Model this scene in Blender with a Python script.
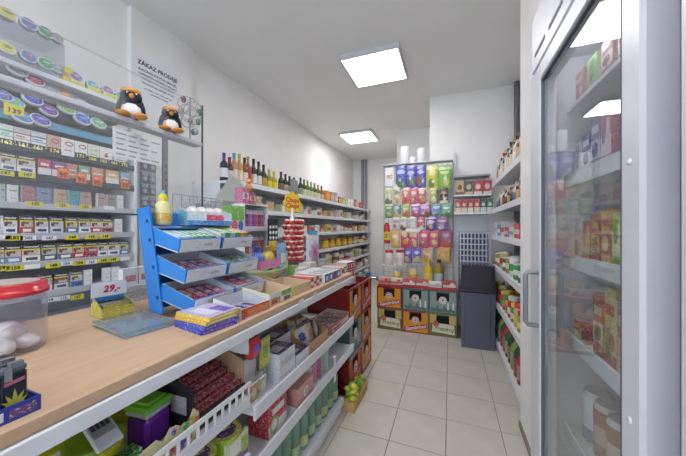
import bpy, math, random
from mathutils import Matrix, Vector
random.seed(7)
PI = math.pi
for o in list(bpy.data.objects): bpy.data.objects.remove(o)
scene = bpy.context.scene
COL = scene.collection
# ---------------------------------------------------------------- camera
F, U0, V0, H = 280.0, 343.0, 228.0, 1.25          # focal length in pixels, principal point, eye height
TH = math.atan(107 / F); SN, CS = math.sin(TH), math.cos(TH)
cd = bpy.data.cameras.new('camera'); cam = bpy.data.objects.new('camera', cd); COL.objects.link(cam)
cd.sensor_width = 36; cd.lens = F / 686 * 36; cd.clip_start = .02
cam.location = (0, 0, H); cam.rotation_euler = (PI / 2, 0, TH)
scene.camera = cam
# ---------------------------------------------------------------- world, exposure
w = bpy.data.worlds.new('sky'); scene.world = w; w.use_nodes = True
bg = w.node_tree.nodes['Background']; bg.inputs[0].default_value = (.86, .93, 1, 1); bg.inputs[1].default_value = 4.0
vs = scene.view_settings
vs.view_transform = 'Standard'; vs.look = 'None'; vs.gamma = 1; vs.use_curve_mapping = False; vs.exposure = 0.95
LAMP = 10.0                                        # emission strength of the ceiling panels
# ---------------------------------------------------------------- pixel rays (only to measure real positions)
def fz(u, v, Z):                                  # pixel on a horizontal plane
    d = F * (H - Z) / (v - V0); l = (u - U0) / F * d
    return l * CS - d * SN, l * SN + d * CS
def yx(u, X):                                     # Y where a column of pixels meets the plane X
    a = (u - U0) / F
    return X / (a * CS - SN) * (a * SN + CS)
def zx(u, v, X):
    a = (u - U0) / F
    return H - (v - V0) * X / (a * CS - SN) / F
def xy(u, Y):
    a = (u - U0) / F
    return Y / (a * SN + CS) * (a * CS - SN)
def zy(u, v, Y):
    a = (u - U0) / F
    return H - (v - V0) * Y / (a * SN + CS) / F
# ---------------------------------------------------------------- colours and materials
def lin(c):
    return c / 12.92 if c <= .04045 else ((c + .055) / 1.055) ** 2.4
def rgb(c):
    if isinstance(c, str):
        c = c.lstrip('#'); c = [int(c[i:i + 2], 16) / 255 for i in (0, 2, 4)]
    return tuple(lin(x) for x in c[:3]) + (1,)
M = {}
def mat(name):
    m = bpy.data.materials.new(name); m.use_nodes = True; M[name] = m
    nt = m.node_tree; p = nt.nodes['Principled BSDF']
    return m, nt, p
def attr(nt):
    n = nt.nodes.new('ShaderNodeAttribute'); n.attribute_name = 'Col'; return n
def attr_mat(name, rough, spec=.5, busy=0, metal=0, coat=0):
    m, nt, p = mat(name); a = attr(nt); out = a.outputs['Color']
    if busy:                                      # fine print: tiny flecks lighter and darker than the ground colour
        tc = nt.nodes.new('ShaderNodeTexCoord'); mp = nt.nodes.new('ShaderNodeMapping'); mp.inputs['Scale'].default_value = (1, 1, 2.2)
        nt.links.new(tc.outputs['Object'], mp.inputs[0])
        for sc, colr, lo in ((150, (.93, .93, .9, 1), .60), (210, (.06, .06, .09, 1), .62)):
            nz = nt.nodes.new('ShaderNodeTexNoise'); nz.inputs['Scale'].default_value = sc; nz.inputs['Detail'].default_value = 1
            nt.links.new(mp.outputs[0], nz.inputs['Vector'])
            rp = nt.nodes.new('ShaderNodeValToRGB'); rp.color_ramp.elements[0].position = lo; rp.color_ramp.elements[1].position = lo + .05
            rp.color_ramp.elements[1].color = (busy, busy, busy, 1)
            nt.links.new(nz.outputs[0], rp.inputs[0])
            mx = nt.nodes.new('ShaderNodeMix'); mx.data_type = 'RGBA'
            nt.links.new(rp.outputs[0], mx.inputs[0]); nt.links.new(out, mx.inputs[6]); mx.inputs[7].default_value = colr
            out = mx.outputs[2]
    nt.links.new(out, p.inputs['Base Color'])
    p.inputs['Roughness'].default_value = rough; p.inputs['Specular IOR Level'].default_value = spec
    p.inputs['Metallic'].default_value = metal; p.inputs['Coat Weight'].default_value = coat
    return m
attr_mat('matte', .75, .3)
attr_mat('print', .5, .4)
attr_mat('busy', .45, .45, busy=.55)
attr_mat('foil', .28, .5, busy=.7)
attr_mat('gloss', .2, .5)
attr_mat('metal', .3, .5, metal=.9)
def noisy(name, c1, c2, scale, rough, stretch=(1, 1, 1), bump=0, spec=.4, detail=4):
    m, nt, p = mat(name)
    tc = nt.nodes.new('ShaderNodeTexCoord'); mp = nt.nodes.new('ShaderNodeMapping'); mp.inputs['Scale'].default_value = stretch
    nt.links.new(tc.outputs['Object'], mp.inputs[0])
    nz = nt.nodes.new('ShaderNodeTexNoise'); nz.inputs['Scale'].default_value = scale; nz.inputs['Detail'].default_value = detail
    nt.links.new(mp.outputs[0], nz.inputs['Vector'])
    rp = nt.nodes.new('ShaderNodeValToRGB'); rp.color_ramp.elements[0].position = .3; rp.color_ramp.elements[1].position = .7
    rp.color_ramp.elements[0].color = rgb(c1); rp.color_ramp.elements[1].color = rgb(c2)
    nt.links.new(nz.outputs[0], rp.inputs[0]); nt.links.new(rp.outputs[0], p.inputs['Base Color'])
    p.inputs['Roughness'].default_value = rough; p.inputs['Specular IOR Level'].default_value = spec
    if bump:
        b = nt.nodes.new('ShaderNodeBump'); b.inputs['Strength'].default_value = bump; b.inputs['Distance'].default_value = .002
        nt.links.new(nz.outputs[0], b.inputs['Height']); nt.links.new(b.outputs[0], p.inputs['Normal'])
    return m
noisy('wall', '#e9e7e7', '#eeecec', 3, .85, bump=.05)
noisy('ceiling', '#e6e5e4', '#eae9e8', 2, .9)
noisy('tile', '#bcb7ad', '#c8c3b9', 5, .38, bump=.02, spec=.35, detail=8)
noisy('grout', '#757069', '#807b74', 40, .9)
noisy('wood', '#c4a283', '#d1b295', 9, .5, stretch=(5, .55, 3), bump=.04, detail=7)
noisy('white_metal', '#dcdee6', '#e2e4ea', 6, .4)
noisy('grey_metal', '#9a9ca3', '#a5a7ad', 6, .42)
noisy('fridge_white', '#c6c6cf', '#cdcdd5', 4, .35)
noisy('dark_plastic', '#3c3d47', '#45464f', 12, .5)
noisy('cardboard', '#c3a585', '#cdb090', 25, .85)
noisy('wicker', '#b98f5c', '#cda773', 60, .8, bump=.3)
m, nt, p = mat('lamp'); p.inputs['Emission Color'].default_value = (1, .985, .97, 1); p.inputs['Emission Strength'].default_value = LAMP
p.inputs['Base Color'].default_value = (.9, .9, .9, 1)
m, nt, p = mat('cooler_fill_lamp'); p.inputs['Emission Color'].default_value = (.95, .98, 1, 1); p.inputs['Emission Strength'].default_value = 10
def clear(name, rough, ior, tint=None, base=.0, haze=0, own=False):
    m = bpy.data.materials.new(name); m.use_nodes = True; M[name] = m; nt = m.node_tree; nt.nodes.clear()
    o = nt.nodes.new('ShaderNodeOutputMaterial'); t = nt.nodes.new('ShaderNodeBsdfTransparent'); g = nt.nodes.new('ShaderNodeBsdfGlossy')
    g.inputs['Roughness'].default_value = rough
    if tint: t.inputs[0].default_value = tint
    else: nt.links.new(attr(nt).outputs['Color'], t.inputs[0])
    lw = nt.nodes.new('ShaderNodeLayerWeight'); lw.inputs[0].default_value = .5      # Schlick's curve, the same on both faces of a thin sheet
    pw = nt.nodes.new('ShaderNodeMath'); pw.operation = 'POWER'; pw.inputs[1].default_value = 5; nt.links.new(lw.outputs['Facing'], pw.inputs[0])
    f0 = ((ior - 1) / (ior + 1)) ** 2
    f = nt.nodes.new('ShaderNodeMath'); f.operation = 'MULTIPLY_ADD'; f.inputs[1].default_value = 1 - f0; f.inputs[2].default_value = f0; nt.links.new(pw.outputs[0], f.inputs[0])
    ad = nt.nodes.new('ShaderNodeMath'); ad.operation = 'ADD'; ad.use_clamp = True; ad.inputs[1].default_value = base
    nt.links.new(f.outputs[0], ad.inputs[0])
    mx = nt.nodes.new('ShaderNodeMixShader'); nt.links.new(ad.outputs[0], mx.inputs[0]); nt.links.new(t.outputs[0], mx.inputs[1]); nt.links.new(g.outputs[0], mx.inputs[2])
    last = mx.outputs[0]
    if haze:                                      # diffuse veil painted over clear material for haze and brighter bottles
        d = nt.nodes.new('ShaderNodeBsdfDiffuse'); d.inputs[0].default_value = (.85, .86, .9, 1)
        if own: nt.links.new(attr(nt).outputs['Color'], d.inputs[0])
        m2 = nt.nodes.new('ShaderNodeMixShader'); m2.inputs[0].default_value = haze
        nt.links.new(last, m2.inputs[1]); nt.links.new(d.outputs[0], m2.inputs[2]); last = m2.outputs[0]
    nt.links.new(last, o.inputs[0])
clear('pane', .01, 1.5, (.93, .95, .95, 1), .02, .03)
clear('plexi', .02, 1.3, (.96, .97, .97, 1), 0, .07)
clear('pet', .06, 1.5, None, .05, .32, True)
clear('clear', .06, 1.45, None, .02, .07)
# ---------------------------------------------------------------- mesh builder
class MB:
    def __init__(s): s.V = []; s.F = []; s.C = []; s.S = []
    def add(s, vs, fs, col, smooth=False):
        b = len(s.V); s.V += [tuple(v) for v in vs]
        many = isinstance(col, list)
        for i, f in enumerate(fs):
            s.F.append([b + k for k in f]); s.C.append(rgb(col[i] if many else col)); s.S.append(smooth)
        return s
    def box(s, x0, x1, y0, y1, z0, z1, col, front=None, top=None, side=None):
        v = [(x0, y0, z0), (x1, y0, z0), (x1, y1, z0), (x0, y1, z0), (x0, y0, z1), (x1, y0, z1), (x1, y1, z1), (x0, y1, z1)]
        f = [(0, 3, 2, 1), (4, 5, 6, 7), (0, 1, 5, 4), (1, 2, 6, 5), (2, 3, 7, 6), (3, 0, 4, 7)]
        return s.add(v, f, [col, top or col, front or col, side or col, col, side or col])
    def rbox(s, x0, x1, y0, y1, z0, z1, b, col):  # box with chamfered edges
        X, Y, Z = (x0, x1), (y0, y1), (z0, z1); idx = {}; vs = []
        for i in (0, 1):
            for j in (0, 1):
                for k in (0, 1):
                    sx, sy, sz = (1 - 2 * i) * b, (1 - 2 * j) * b, (1 - 2 * k) * b
                    for a, p in enumerate(((X[i], Y[j] + sy, Z[k] + sz), (X[i] + sx, Y[j], Z[k] + sz), (X[i] + sx, Y[j] + sy, Z[k]))):
                        idx[i, j, k, a] = len(vs); vs.append(p)
        fs = []
        for a in range(3):
            for sgn in (0, 1):
                q = []
                for (m, n) in ((0, 0), (1, 0), (1, 1), (0, 1)):
                    t = [m, n]; t.insert(a, sgn); q.append(idx[t[0], t[1], t[2], a])
                fs.append(q)
        for a in range(3):                        # edges along axis a
            o1, o2 = [x for x in range(3) if x != a]
            for m in (0, 1):
                for n in (0, 1):
                    t0 = [0, 0, 0]; t0[o1] = m; t0[o2] = n; t1 = t0[:]; t1[a] = 1
                    fs.append([idx[(*t0, o1)], idx[(*t1, o1)], idx[(*t1, o2)], idx[(*t0, o2)]])
        for i in (0, 1):
            for j in (0, 1):
                for k in (0, 1): fs.append([idx[i, j, k, a] for a in range(3)])
        cx, cy, cz = (x0 + x1) / 2, (y0 + y1) / 2, (z0 + z1) / 2; out = []
        for f in fs:                              # wind outward
            p = [Vector(vs[k]) for k in f]; n = (p[1] - p[0]).cross(p[2] - p[0]); c = sum(p, Vector()) / len(p)
            out.append(f if n.dot(c - Vector((cx, cy, cz))) > 0 else f[::-1])
        return s.add(vs, out, col)
    def lathe(s, prof, n=16, col='#ffffff', cx=0, cy=0, sy=1.0, caps=True):   # prof: (r, z[, colour of the band above])
        vs = []; fs = []; cs = []
        for p in prof:
            for k in range(n):
                a = 2 * PI * k / n; vs.append((cx + p[0] * math.cos(a), cy + sy * p[0] * math.sin(a), p[1]))
        for i in range(len(prof) - 1):
            cc = prof[i][2] if len(prof[i]) > 2 else col
            for k in range(n):
                k2 = (k + 1) % n; fs.append((i * n + k, i * n + k2, (i + 1) * n + k2, (i + 1) * n + k)); cs.append(cc)
        s.add(vs, fs, cs, True)
        if caps:
            L = len(prof) - 1; top = prof[L][2] if len(prof[L]) > 2 else (prof[L - 1][2] if len(prof[L - 1]) > 2 else col)
            s.add(vs[:n], [tuple(range(n))[::-1]], col); s.add(vs[L * n:], [tuple(range(n))], top)
        return s
    def tube(s, pts, r, n=6, col='#888888', closed=False):
        P = [Vector(p) for p in pts]; L = len(P); vs = []; fs = []; up = None
        for i in range(L):
            t = (P[(i + 1) % L] - P[i - 1]) if closed else (P[min(i + 1, L - 1)] - P[max(i - 1, 0)])
            t.normalize()
            if up is None: up = t.orthogonal().normalized()
            up = (up - t * up.dot(t)).normalized(); sd = t.cross(up)
            for k in range(n):
                a = 2 * PI * k / n; vs.append(P[i] + up * r * math.cos(a) + sd * r * math.sin(a))
        for i in range(L if closed else L - 1):
            for k in range(n):
                k2 = (k + 1) % n; j = (i + 1) % L; fs.append((i * n + k, i * n + k2, j * n + k2, j * n + k))
        s.add(vs, fs, col, True)
        if not closed: s.add(vs[:n], [tuple(range(n))[::-1]], col); s.add(vs[-n:], [tuple(range(n))], col)
        return s
    def ell(s, c, r, col, nu=12, nv=8):
        vs = []; fs = []
        for i in range(nv + 1):
            t = PI * i / nv
            for k in range(nu):
                a = 2 * PI * k / nu; vs.append((c[0] + r[0] * math.sin(t) * math.cos(a), c[1] + r[1] * math.sin(t) * math.sin(a), c[2] - r[2] * math.cos(t)))
        for i in range(nv):
            for k in range(nu):
                k2 = (k + 1) % nu; fs.append((i * nu + k, i * nu + k2, (i + 1) * nu + k2, (i + 1) * nu + k))
        return s.add(vs, fs, col, True)
    def quad(s, a, b, c, d, col): return s.add([a, b, c, d], [(0, 1, 2, 3)], col)
    def disc(s, cx, cz, rx, rz, y, col, n=14):    # flat oval facing -Y
        vs = [(cx + rx * math.cos(2 * PI * k / n), y, cz + rz * math.sin(2 * PI * k / n)) for k in range(n)]
        return s.add(vs, [tuple(range(n))], col)
    def prism(s, poly, y0, y1, col):              # outline in XZ pushed along Y
        n = len(poly); vs = [(p[0], y0, p[1]) for p in poly] + [(p[0], y1, p[1]) for p in poly]
        fs = [tuple(range(n)), tuple(range(2 * n - 1, n - 1, -1))] + [(k, n + k, n + (k + 1) % n, (k + 1) % n) for k in range(n)]
        return s.add(vs, fs, col)
    def prismx(s, poly, x0, x1, col):             # outline in YZ pushed along X
        n = len(poly); vs = [(x0, p[0], p[1]) for p in poly] + [(x1, p[0], p[1]) for p in poly]
        fs = [tuple(range(n))[::-1], tuple(range(n, 2 * n))] + [(k, (k + 1) % n, n + (k + 1) % n, n + k) for k in range(n)]
        return s.add(vs, fs, col)
    def xf(s, m): s.V = [tuple(m @ Vector(v)) for v in s.V]; return s
    def mesh(s, name='m'):
        me = bpy.data.meshes.new(name); me.from_pydata(s.V, [], s.F)
        a = me.color_attributes.new('Col', 'FLOAT_COLOR', 'CORNER'); buf = []
        for f, c in zip(s.F, s.C): buf += list(c) * len(f)
        a.data.foreach_set('color', buf); me.polygons.foreach_set('use_smooth', s.S); me.update()
        return me
RX = lambda a: Matrix.Rotation(a, 4, 'X'); RY = lambda a: Matrix.Rotation(a, 4, 'Y'); RZ = lambda a: Matrix.Rotation(a, 4, 'Z')
TR = lambda x, y, z: Matrix.Translation((x, y, z))
def mk(name, me, m, parent=None, loc=(0, 0, 0), rot=(0, 0, 0)):
    if isinstance(me, MB): me = me.mesh(name)
    o = bpy.data.objects.new(name, me); COL.objects.link(o); o.location = loc; o.rotation_euler = rot
    if parent: o.parent = parent
    if m and not (len(me.materials)): me.materials.append(M[m])
    return o
def tag(o, label, cat, group=None):
    o['label'] = label; o['category'] = cat
    if group: o['group'] = group
    return o
def thing(name, label, cat, parts, loc=(0, 0, 0), rot=0, group=None):
    """parts: list of (name, mesh, material[, sub-parts]); one part = one mesh, several = an Empty with children"""
    r = rot if isinstance(rot, tuple) else (0, 0, rot)
    if len(parts) == 1 and len(parts[0]) == 3:
        o = mk(name, parts[0][1], parts[0][2], None, loc, r)
    else:
        o = bpy.data.objects.new(name, None); COL.objects.link(o); o.location = loc; o.rotation_euler = r; o.empty_display_size = .05
        for p in parts:
            c = mk(p[0], p[1], p[2], o)
            for q in (p[3] if len(p) > 3 else []): mk(q[0], q[1], q[2], c)
    return tag(o, label, cat, group)
def struct(name, me, m, parent=None, loc=(0, 0, 0)):
    o = mk(name, me, m, parent, loc)
    if not parent: o['kind'] = 'structure'
    return o
TXT = {}
def text(s, size, col, bold=0.0, shear=0.0, align='CENTER'):   # flat lettering as a mesh, standing in XZ and facing -Y
    k = (s, round(size, 4), col, bold, shear, align)
    if k in TXT: return TXT[k]
    cu = bpy.data.curves.new('t', 'FONT'); cu.body = s; cu.size = size; cu.align_x = align; cu.align_y = 'CENTER'; cu.resolution_u = 2; cu.offset = bold; cu.shear = shear
    o = bpy.data.objects.new('t', cu); COL.objects.link(o)
    dg = bpy.context.evaluated_depsgraph_get(); me = bpy.data.meshes.new_from_object(o.evaluated_get(dg))
    bpy.data.objects.remove(o); bpy.data.curves.remove(cu)
    me.transform(RX(PI / 2)); me.materials.clear()
    a = me.color_attributes.new('Col', 'FLOAT_COLOR', 'CORNER'); a.data.foreach_set('color', list(rgb(col)) * len(me.loops))
    me.name = 'lettering'; TXT[k] = me; return me
def put_text(s, size, col, parent, loc, rotz=0, bold=0.0, shear=0.0, tilt=0, align='CENTER', rx=0):
    return mk('lettering', text(s, size, col, bold, shear, align), 'print', parent, loc, (rx, tilt, rotz))
ORD = ['zeroth', 'first', 'second', 'third', 'fourth', 'fifth', 'sixth', 'seventh', 'eighth', 'ninth', 'tenth', 'eleventh', 'twelfth', 'thirteenth', 'fourteenth', 'fifteenth', 'sixteenth',
       'seventeenth', 'eighteenth', 'nineteenth', 'twentieth', 'twenty-first', 'twenty-second', 'twenty-third', 'twenty-fourth', 'twenty-fifth', 'twenty-sixth', 'twenty-seventh', 'twenty-eighth']
LR, RR = PI / 2, -PI / 2                          # turned to face +X (left-hand furniture), -X (right-hand furniture)
# ================================================================ THE ROOM
XL, XR, YB, YF, HC = -2.35, 1.05, 6.9, -2.3, 2.98
fl = struct('floor', MB().box(XL, XR, YF, YB, -.05, -.004, '#777777'), 'grout')
TS = .3145; x0t, y0t = -.0225, 1.95
tm = MB().rbox(.0022, TS - .0022, .0022, TS - .0022, -.012, 0, .0012, '#ffffff').mesh('tile')
i0 = math.floor((XL - x0t) / TS); i1 = math.ceil((XR - x0t) / TS); j0 = math.floor((-1.0 - y0t) / TS); j1 = math.ceil((YB - y0t) / TS)
for i in range(i0, i1):
    for j in range(j0, j1):
        x, y = x0t + i * TS, y0t + j * TS
        if x < XL - .01 or x + TS > XR + .02 or y + TS > YB + .02: continue
        mk('tile', tm, 'tile', fl, (x, y, 0))
struct('ceiling', MB().box(XL, XR, YF, YB, HC, HC + .06, '#ffffff'), 'ceiling')
struct('wall_left', MB().box(XL - .1, XL, YF, YB, 0, HC, '#ffffff'), 'wall')
struct('wall_left_column', MB().box(XL, XL + .04, yx(131, XL + .04), yx(193, XL + .04), 0, HC, '#ffffff'), 'wall')
struct('wall_far', MB().box(XL, -.8, YB, YB + .1, 0, HC, '#ffffff'), 'wall')
struct('wall_back_recess', MB().box(-.88, XR, 5.0, 5.1, 0, HC, '#ffffff'), 'wall')
struct('wall_recess_side', MB().box(-.88, -.78, 5.1, YB, 0, HC, '#ffffff'), 'wall')
struct('wall_back', MB().box(-.25, .82, 3.88, 4.98, 0, HC, '#ffffff'), 'wall')
struct('wall_right', MB().box(.82, .92, 2.06, 3.88, 0, HC, '#ffffff'), 'wall')
struct('wall_right_column', MB().box(.415, .92, 1.42, 2.05, 0, HC, '#ffffff'), 'wall')
struct('wall_right_front', MB().box(XR, XR + .1, YF, 1.42, 0, HC, '#ffffff'), 'wall')
struct('wall_right_return', MB().box(.92, XR + .1, 1.42, 1.5, 0, HC, '#ffffff'), 'wall')
struct('wall_front', MB().box(XL, XR, YF - .1, YF, 0, .5, '#ffffff').box(XL, XR, YF - .1, YF, 2.5, HC, '#ffffff').box(XL, -1.9, YF - .1, YF, .5, 2.5, '#ffffff').box(.6, XR, YF - .1, YF, .5, 2.5, '#ffffff'), 'wall')
wn = struct('added_window_1', MB().box(-1.9, .6, YF - .06, YF - .05, .5, 2.5, '#ffffff'), 'pane')  # unseen window added behind the camera to let in fill daylight
mk('added_window_frame', MB().box(-1.9, .6, YF - .08, YF - .02, .5, .56, '#eeeeee').box(-1.9, .6, YF - .08, YF - .02, 2.44, 2.5, '#eeeeee').box(-1.9, -1.84, YF - .08, YF - .02, .5, 2.5, '#eeeeee')
   .box(.54, .6, YF - .08, YF - .02, .5, 2.5, '#eeeeee').box(-.68, -.62, YF - .08, YF - .02, .5, 2.5, '#eeeeee'), 'white_metal', wn)
struct('baseboard_right', MB().box(.405, .4148, 1.42, 2.05, 0, .035, '#8d8070'), 'matte')
# ---- ceiling panels
def panel(label, x, y):
    a = .30
    thing('ceiling_light', label, 'light', [
        ('housing', MB().box(-a, a, -a, a, .012, .05, '#c9c9cf').box(-a, a, -a, -a + .02, 0, .012, '#c9c9cf').box(-a, a, a - .02, a, 0, .012, '#c9c9cf')
         .box(-a, -a + .02, -a + .02, a - .02, 0, .012, '#c9c9cf').box(a - .02, a, -a + .02, a - .02, 0, .012, '#c9c9cf'), 'print'),
        ('diffuser', MB().box(-a + .02, a - .02, -a + .02, a - .02, .004, .0118, '#ffffff'), 'lamp')], (x, y, HC - .05), 0, 'square ceiling light panels')
panel('large square ceiling light panel nearer the camera', -.74, 2.91)
panel('smaller looking square ceiling light panel deeper in the shop', -1.58, 5.0)
panel('added square ceiling light panel out of view above the near counter end', -.55, .55)  # extra panel added out of view to light the foreground
for k, (px, r) in enumerate(((362.5, .035), (366, .03))):
    thing('pipe', ['left of two grey vertical pipes in the far corner', 'right of two grey vertical pipes in the far corner'][k], 'pipe',
          [('pipe', MB().lathe([(r, 0), (r, HC)], 12, '#8f9299'), 'print')], (xy(px, YB - .06), YB - .06, 0), 0, 'grey pipes in the far corner')
thing('pipe', 'dark grey pipe at the right end of the back wall', 'pipe', [('pipe', MB().lathe([(.03, 0), (.03, HC)], 12, '#70737c'), 'print')], (.74, 3.83, 0))
# ---- sign on the column
sx = XL + .0405
yA, yB_ = yx(132, sx), yx(181, sx)
sg = thing('notice', 'large white paper sale prohibition notice on the column', 'sign', [('sheet', MB().box(0, yB_ - yA, -.001, 0, -.27, .27, '#eaeaee'), 'print'),], (sx + .001, yA, 2.385), LR)
cxs = (yB_ - yA) / 2
sg2 = sg
for k, (s, z, sz) in enumerate((('ZÁKAZ PRODEJE', .19, .062), ('ALKOHOLICKÝCH NÁPOJŮ,', .125, .036), ('TABÁKOVÝCH VÝROBKŮ A VÝROBKŮ', .082, .026), ('URČENÝCH KE KOUŘENÍ', .044, .034),
                               ('OSOBÁM MLADŠÍM 18 LET', .0, .033), ('prodejce je oprávněn požádat', -.05, .026), ('o předložení dokladu', -.085, .026))):
    put_text(s, sz * .74, '#33333a', sg2, (cxs, -.0022, z * .8 + .035), bold=.0014 if k < 1 else .0006)

# ================================================================ COUNTER
XG = -.65                                         # front of the counter shelves
ct = bpy.data.objects.new('counter', None); COL.objects.link(ct); ct.location = (0, 0, 0)
tag(ct, 'long shop counter with wooden top and open white shelves below', 'counter')
GY0, GM, GY1 = -.35, .81, 1.92
mk('tabletop', MB().rbox(-1.36, XG - .005, GY0, GY1 - .02, .902, .93, .003, '#c8a888'), 'wood', ct)
mk('front_rail', MB().rbox(XG - .022, XG, GY0, GY1, .864, .901, .003, '#ffffff'), 'white_metal', ct)
for z, a, b in ((.64, GY0, GM - .012), (.445, GY0, GM - .012), (.575, GM + .012, GY1), (.38, GM + .012, GY1)):
    if 1:
        sh = mk('shelf', MB().box(-1.06, XG - .012, a, b, z, z + .022, '#ffffff'), 'white_metal', ct)
        mk('price_rail', MB().rbox(XG - .011, XG, a, b, z - (.018 if a > 0 else .01), z + (.036 if a > 0 else .024), .002, '#ffffff'), 'white_metal', sh)
mk('bottom_shelf', MB().box(-1.06, -.69, GY0, 1.775, .075, .1, '#ffffff').box(-.7, -.69, GY0, 1.775, .0, .075, '#ffffff').rbox(-.7, -.668, GY0, 1.775, .06, .105, .003, '#ffffff'), 'white_metal', ct)
mk('back_panel', MB().box(-1.075, -1.061, GY0, GY1, 0, .9, '#ffffff'), 'white_metal', ct)
mk('rear_panel', MB().box(-1.34, -1.32, GY0, GY1, 0, .9, '#ffffff'), 'white_metal', ct)
mk('end_panel', MB().box(-1.32, -1.076, GY1 - .02, GY1, 0, .9, '#ffffff'), 'white_metal', ct)
for y in (GY0 + .012, GM, 1.91):
    mk('upright', MB().box(-1.06, -1.03, y - .011, y + .011, .1, .9, '#ffffff'), 'white_metal', ct)
mk('bracket', MB().box(-1.03, XG - .02, GM - .003, GM + .003, .8, .86, '#ffffff'), 'white_metal', ct)
# slotted fence on the near bay
fe = mk('shelf_fence', MB().box(XG - .004, XG + .002, GY0, GM - .01, .6642, .669, '#e6e6ec').box(XG - .004, XG + .002, GY0, GM - .01, .702, .715, '#e6e6ec'), 'gloss', ct)
sl = MB().box(-.003, .001, -.004, .004, .669, .702, '#e6e6ec').mesh('slat')
y = GM - .02
while y > .1:
    mk('slat', sl, 'gloss', fe, (XG, y, 0)); y -= .03
# ================================================================ PRODUCT SHAPES (front faces -Y, base at z = 0)
def carton(w, d, h, base, bands=(), blocks=(), discs=(), top=None, side=None, tblocks=()):
    m = MB().box(-w / 2, w / 2, -d / 2, d / 2, 0, h, base, top=top, side=side); y = -d / 2; e = .0005
    for (a, b, c) in bands: m.quad((-w / 2, y - e, a * h), (w / 2, y - e, a * h), (w / 2, y - e, b * h), (-w / 2, y - e, b * h), c)
    for k, (a, b, c1, d1, c) in enumerate(blocks):
        q = y - e * 2 - k * 1e-4; m.quad((-w / 2 + a * w, q, c1 * h), (-w / 2 + b * w, q, c1 * h), (-w / 2 + b * w, q, d1 * h), (-w / 2 + a * w, q, d1 * h), c)
    for k, (a, b, rx, rz, c) in enumerate(discs): m.disc(-w / 2 + a * w, b * h, rx * w, rz * h, y - e * 3 - k * 2e-4, c)
    for (a, b, c1, d1, c) in tblocks:
        z = h + e; m.quad((-w / 2 + a * w, -d / 2 + c1 * d, z), (-w / 2 + b * w, -d / 2 + c1 * d, z), (-w / 2 + b * w, -d / 2 + d1 * d, z), (-w / 2 + a * w, -d / 2 + d1 * d, z), c)
    return m
def tray(w, d, h, out, inn, hb=None, t=.004, front=None):      # open-topped display box; hb = higher back
    hb = hb or h
    m = MB().box(-w / 2, w / 2, -d / 2, d / 2, 0, t, inn)
    m.box(-w / 2, w / 2, -d / 2, -d / 2 + t, t, h, out, front=front or out)
    m.box(-w / 2, w / 2, d / 2 - t, d / 2, t, hb, out, front=inn)
    for sx in (-1, 1):
        a, b = (-w / 2, -w / 2 + t) if sx < 0 else (w / 2 - t, w / 2)
        v = [(a, -d / 2 + t, t), (b, -d / 2 + t, t), (b, d / 2 - t, t), (a, d / 2 - t, t), (a, -d / 2 + t, h), (b, -d / 2 + t, h), (b, d / 2 - t, hb), (a, d / 2 - t, hb)]
        ci, co = (out, inn) if sx > 0 else (inn, out)
        m.add(v, [(0, 3, 2, 1), (4, 5, 6, 7), (0, 1, 5, 4), (1, 2, 6, 5), (2, 3, 7, 6), (3, 0, 4, 7)], [out, inn, out, ci, out, co])
    return m
def pouch(w, h, t, base, discs=(), bands=(), crimp='#ffffff', nx=9, nz=12):   # pillow bag standing up
    def colr(u, v):
        if v < .055 or v > .945: return crimp
        c = base
        for (a, b, cc) in bands:
            if a <= v < b: c = cc
        for (cu, cv, ru, rv, cc) in discs:
            if ((u - cu) / ru) ** 2 + ((v - cv) / rv) ** 2 < 1: c = cc
        return c
    m = MB()
    for s in (-1, 1):
        vs = []; fs = []; cs = []
        for j in range(nz + 1):
            for i in range(nx + 1):
                u, v = i / nx, j / nz; b = (max(0, math.sin(PI * u)) ** .6) * (max(0, math.sin(PI * min(1, max(0, (v - .04) / .92)))) ** .5)
                vs.append(((u - .5) * w * (1 - .04 * math.sin(PI * v)), s * (t / 2 * b + .0004), v * h))
        for j in range(nz):
            for i in range(nx):
                q = [j * (nx + 1) + i, j * (nx + 1) + i + 1, (j + 1) * (nx + 1) + i + 1, (j + 1) * (nx + 1) + i]
                fs.append(q if s < 0 else q[::-1]); cs.append(colr((i + .5) / nx, (j + .5) / nz) if s < 0 else base)
        m.add(vs, fs, cs, True)
    return m
def wine(h, r, glass, foil, label, lab2=None):
    b = MB().lathe([(r * .9, 0), (r, .006), (r, h * .58), (r * .9, h * .64), (r * .42, h * .74), (r * .38, h * .78)], 14, glass, caps=True)
    f = MB().lathe([(r * .40, h * .77), (r * .40, h * .97), (r * .44, h * .972), (r * .44, h)], 12, foil)
    l = MB().lathe([(r * 1.012, h * .14), (r * 1.012, h * .46)], 14, label, caps=False)
    if lab2: l.lathe([(r * 1.02, h * .25), (r * 1.02, h * .33)], 14, lab2, caps=False)
    return [('bottle_body', b.mesh('bottle_body'), 'gloss'), ('capsule', f.mesh('capsule'), 'gloss'), ('bottle_label', l.mesh('bottle_label'), 'print')]
def spirit(h, r, glass, cap, label, sq=1.0):
    b = MB().lathe([(r * .92, 0), (r, .006), (r, h * .6), (r * .85, h * .68), (r * .4, h * .78), (r * .36, h * .9)], 14, glass)
    f = MB().lathe([(r * .42, h * .88), (r * .42, h)], 12, cap)
    l = MB().lathe([(r * 1.015, h * .12), (r * 1.015, h * .5)], 14, label, caps=False)
    return [('bottle_body', b.mesh('bottle_body'), 'gloss'), ('cap', f.mesh('cap'), 'gloss'), ('bottle_label', l.mesh('bottle_label'), 'busy')]
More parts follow.
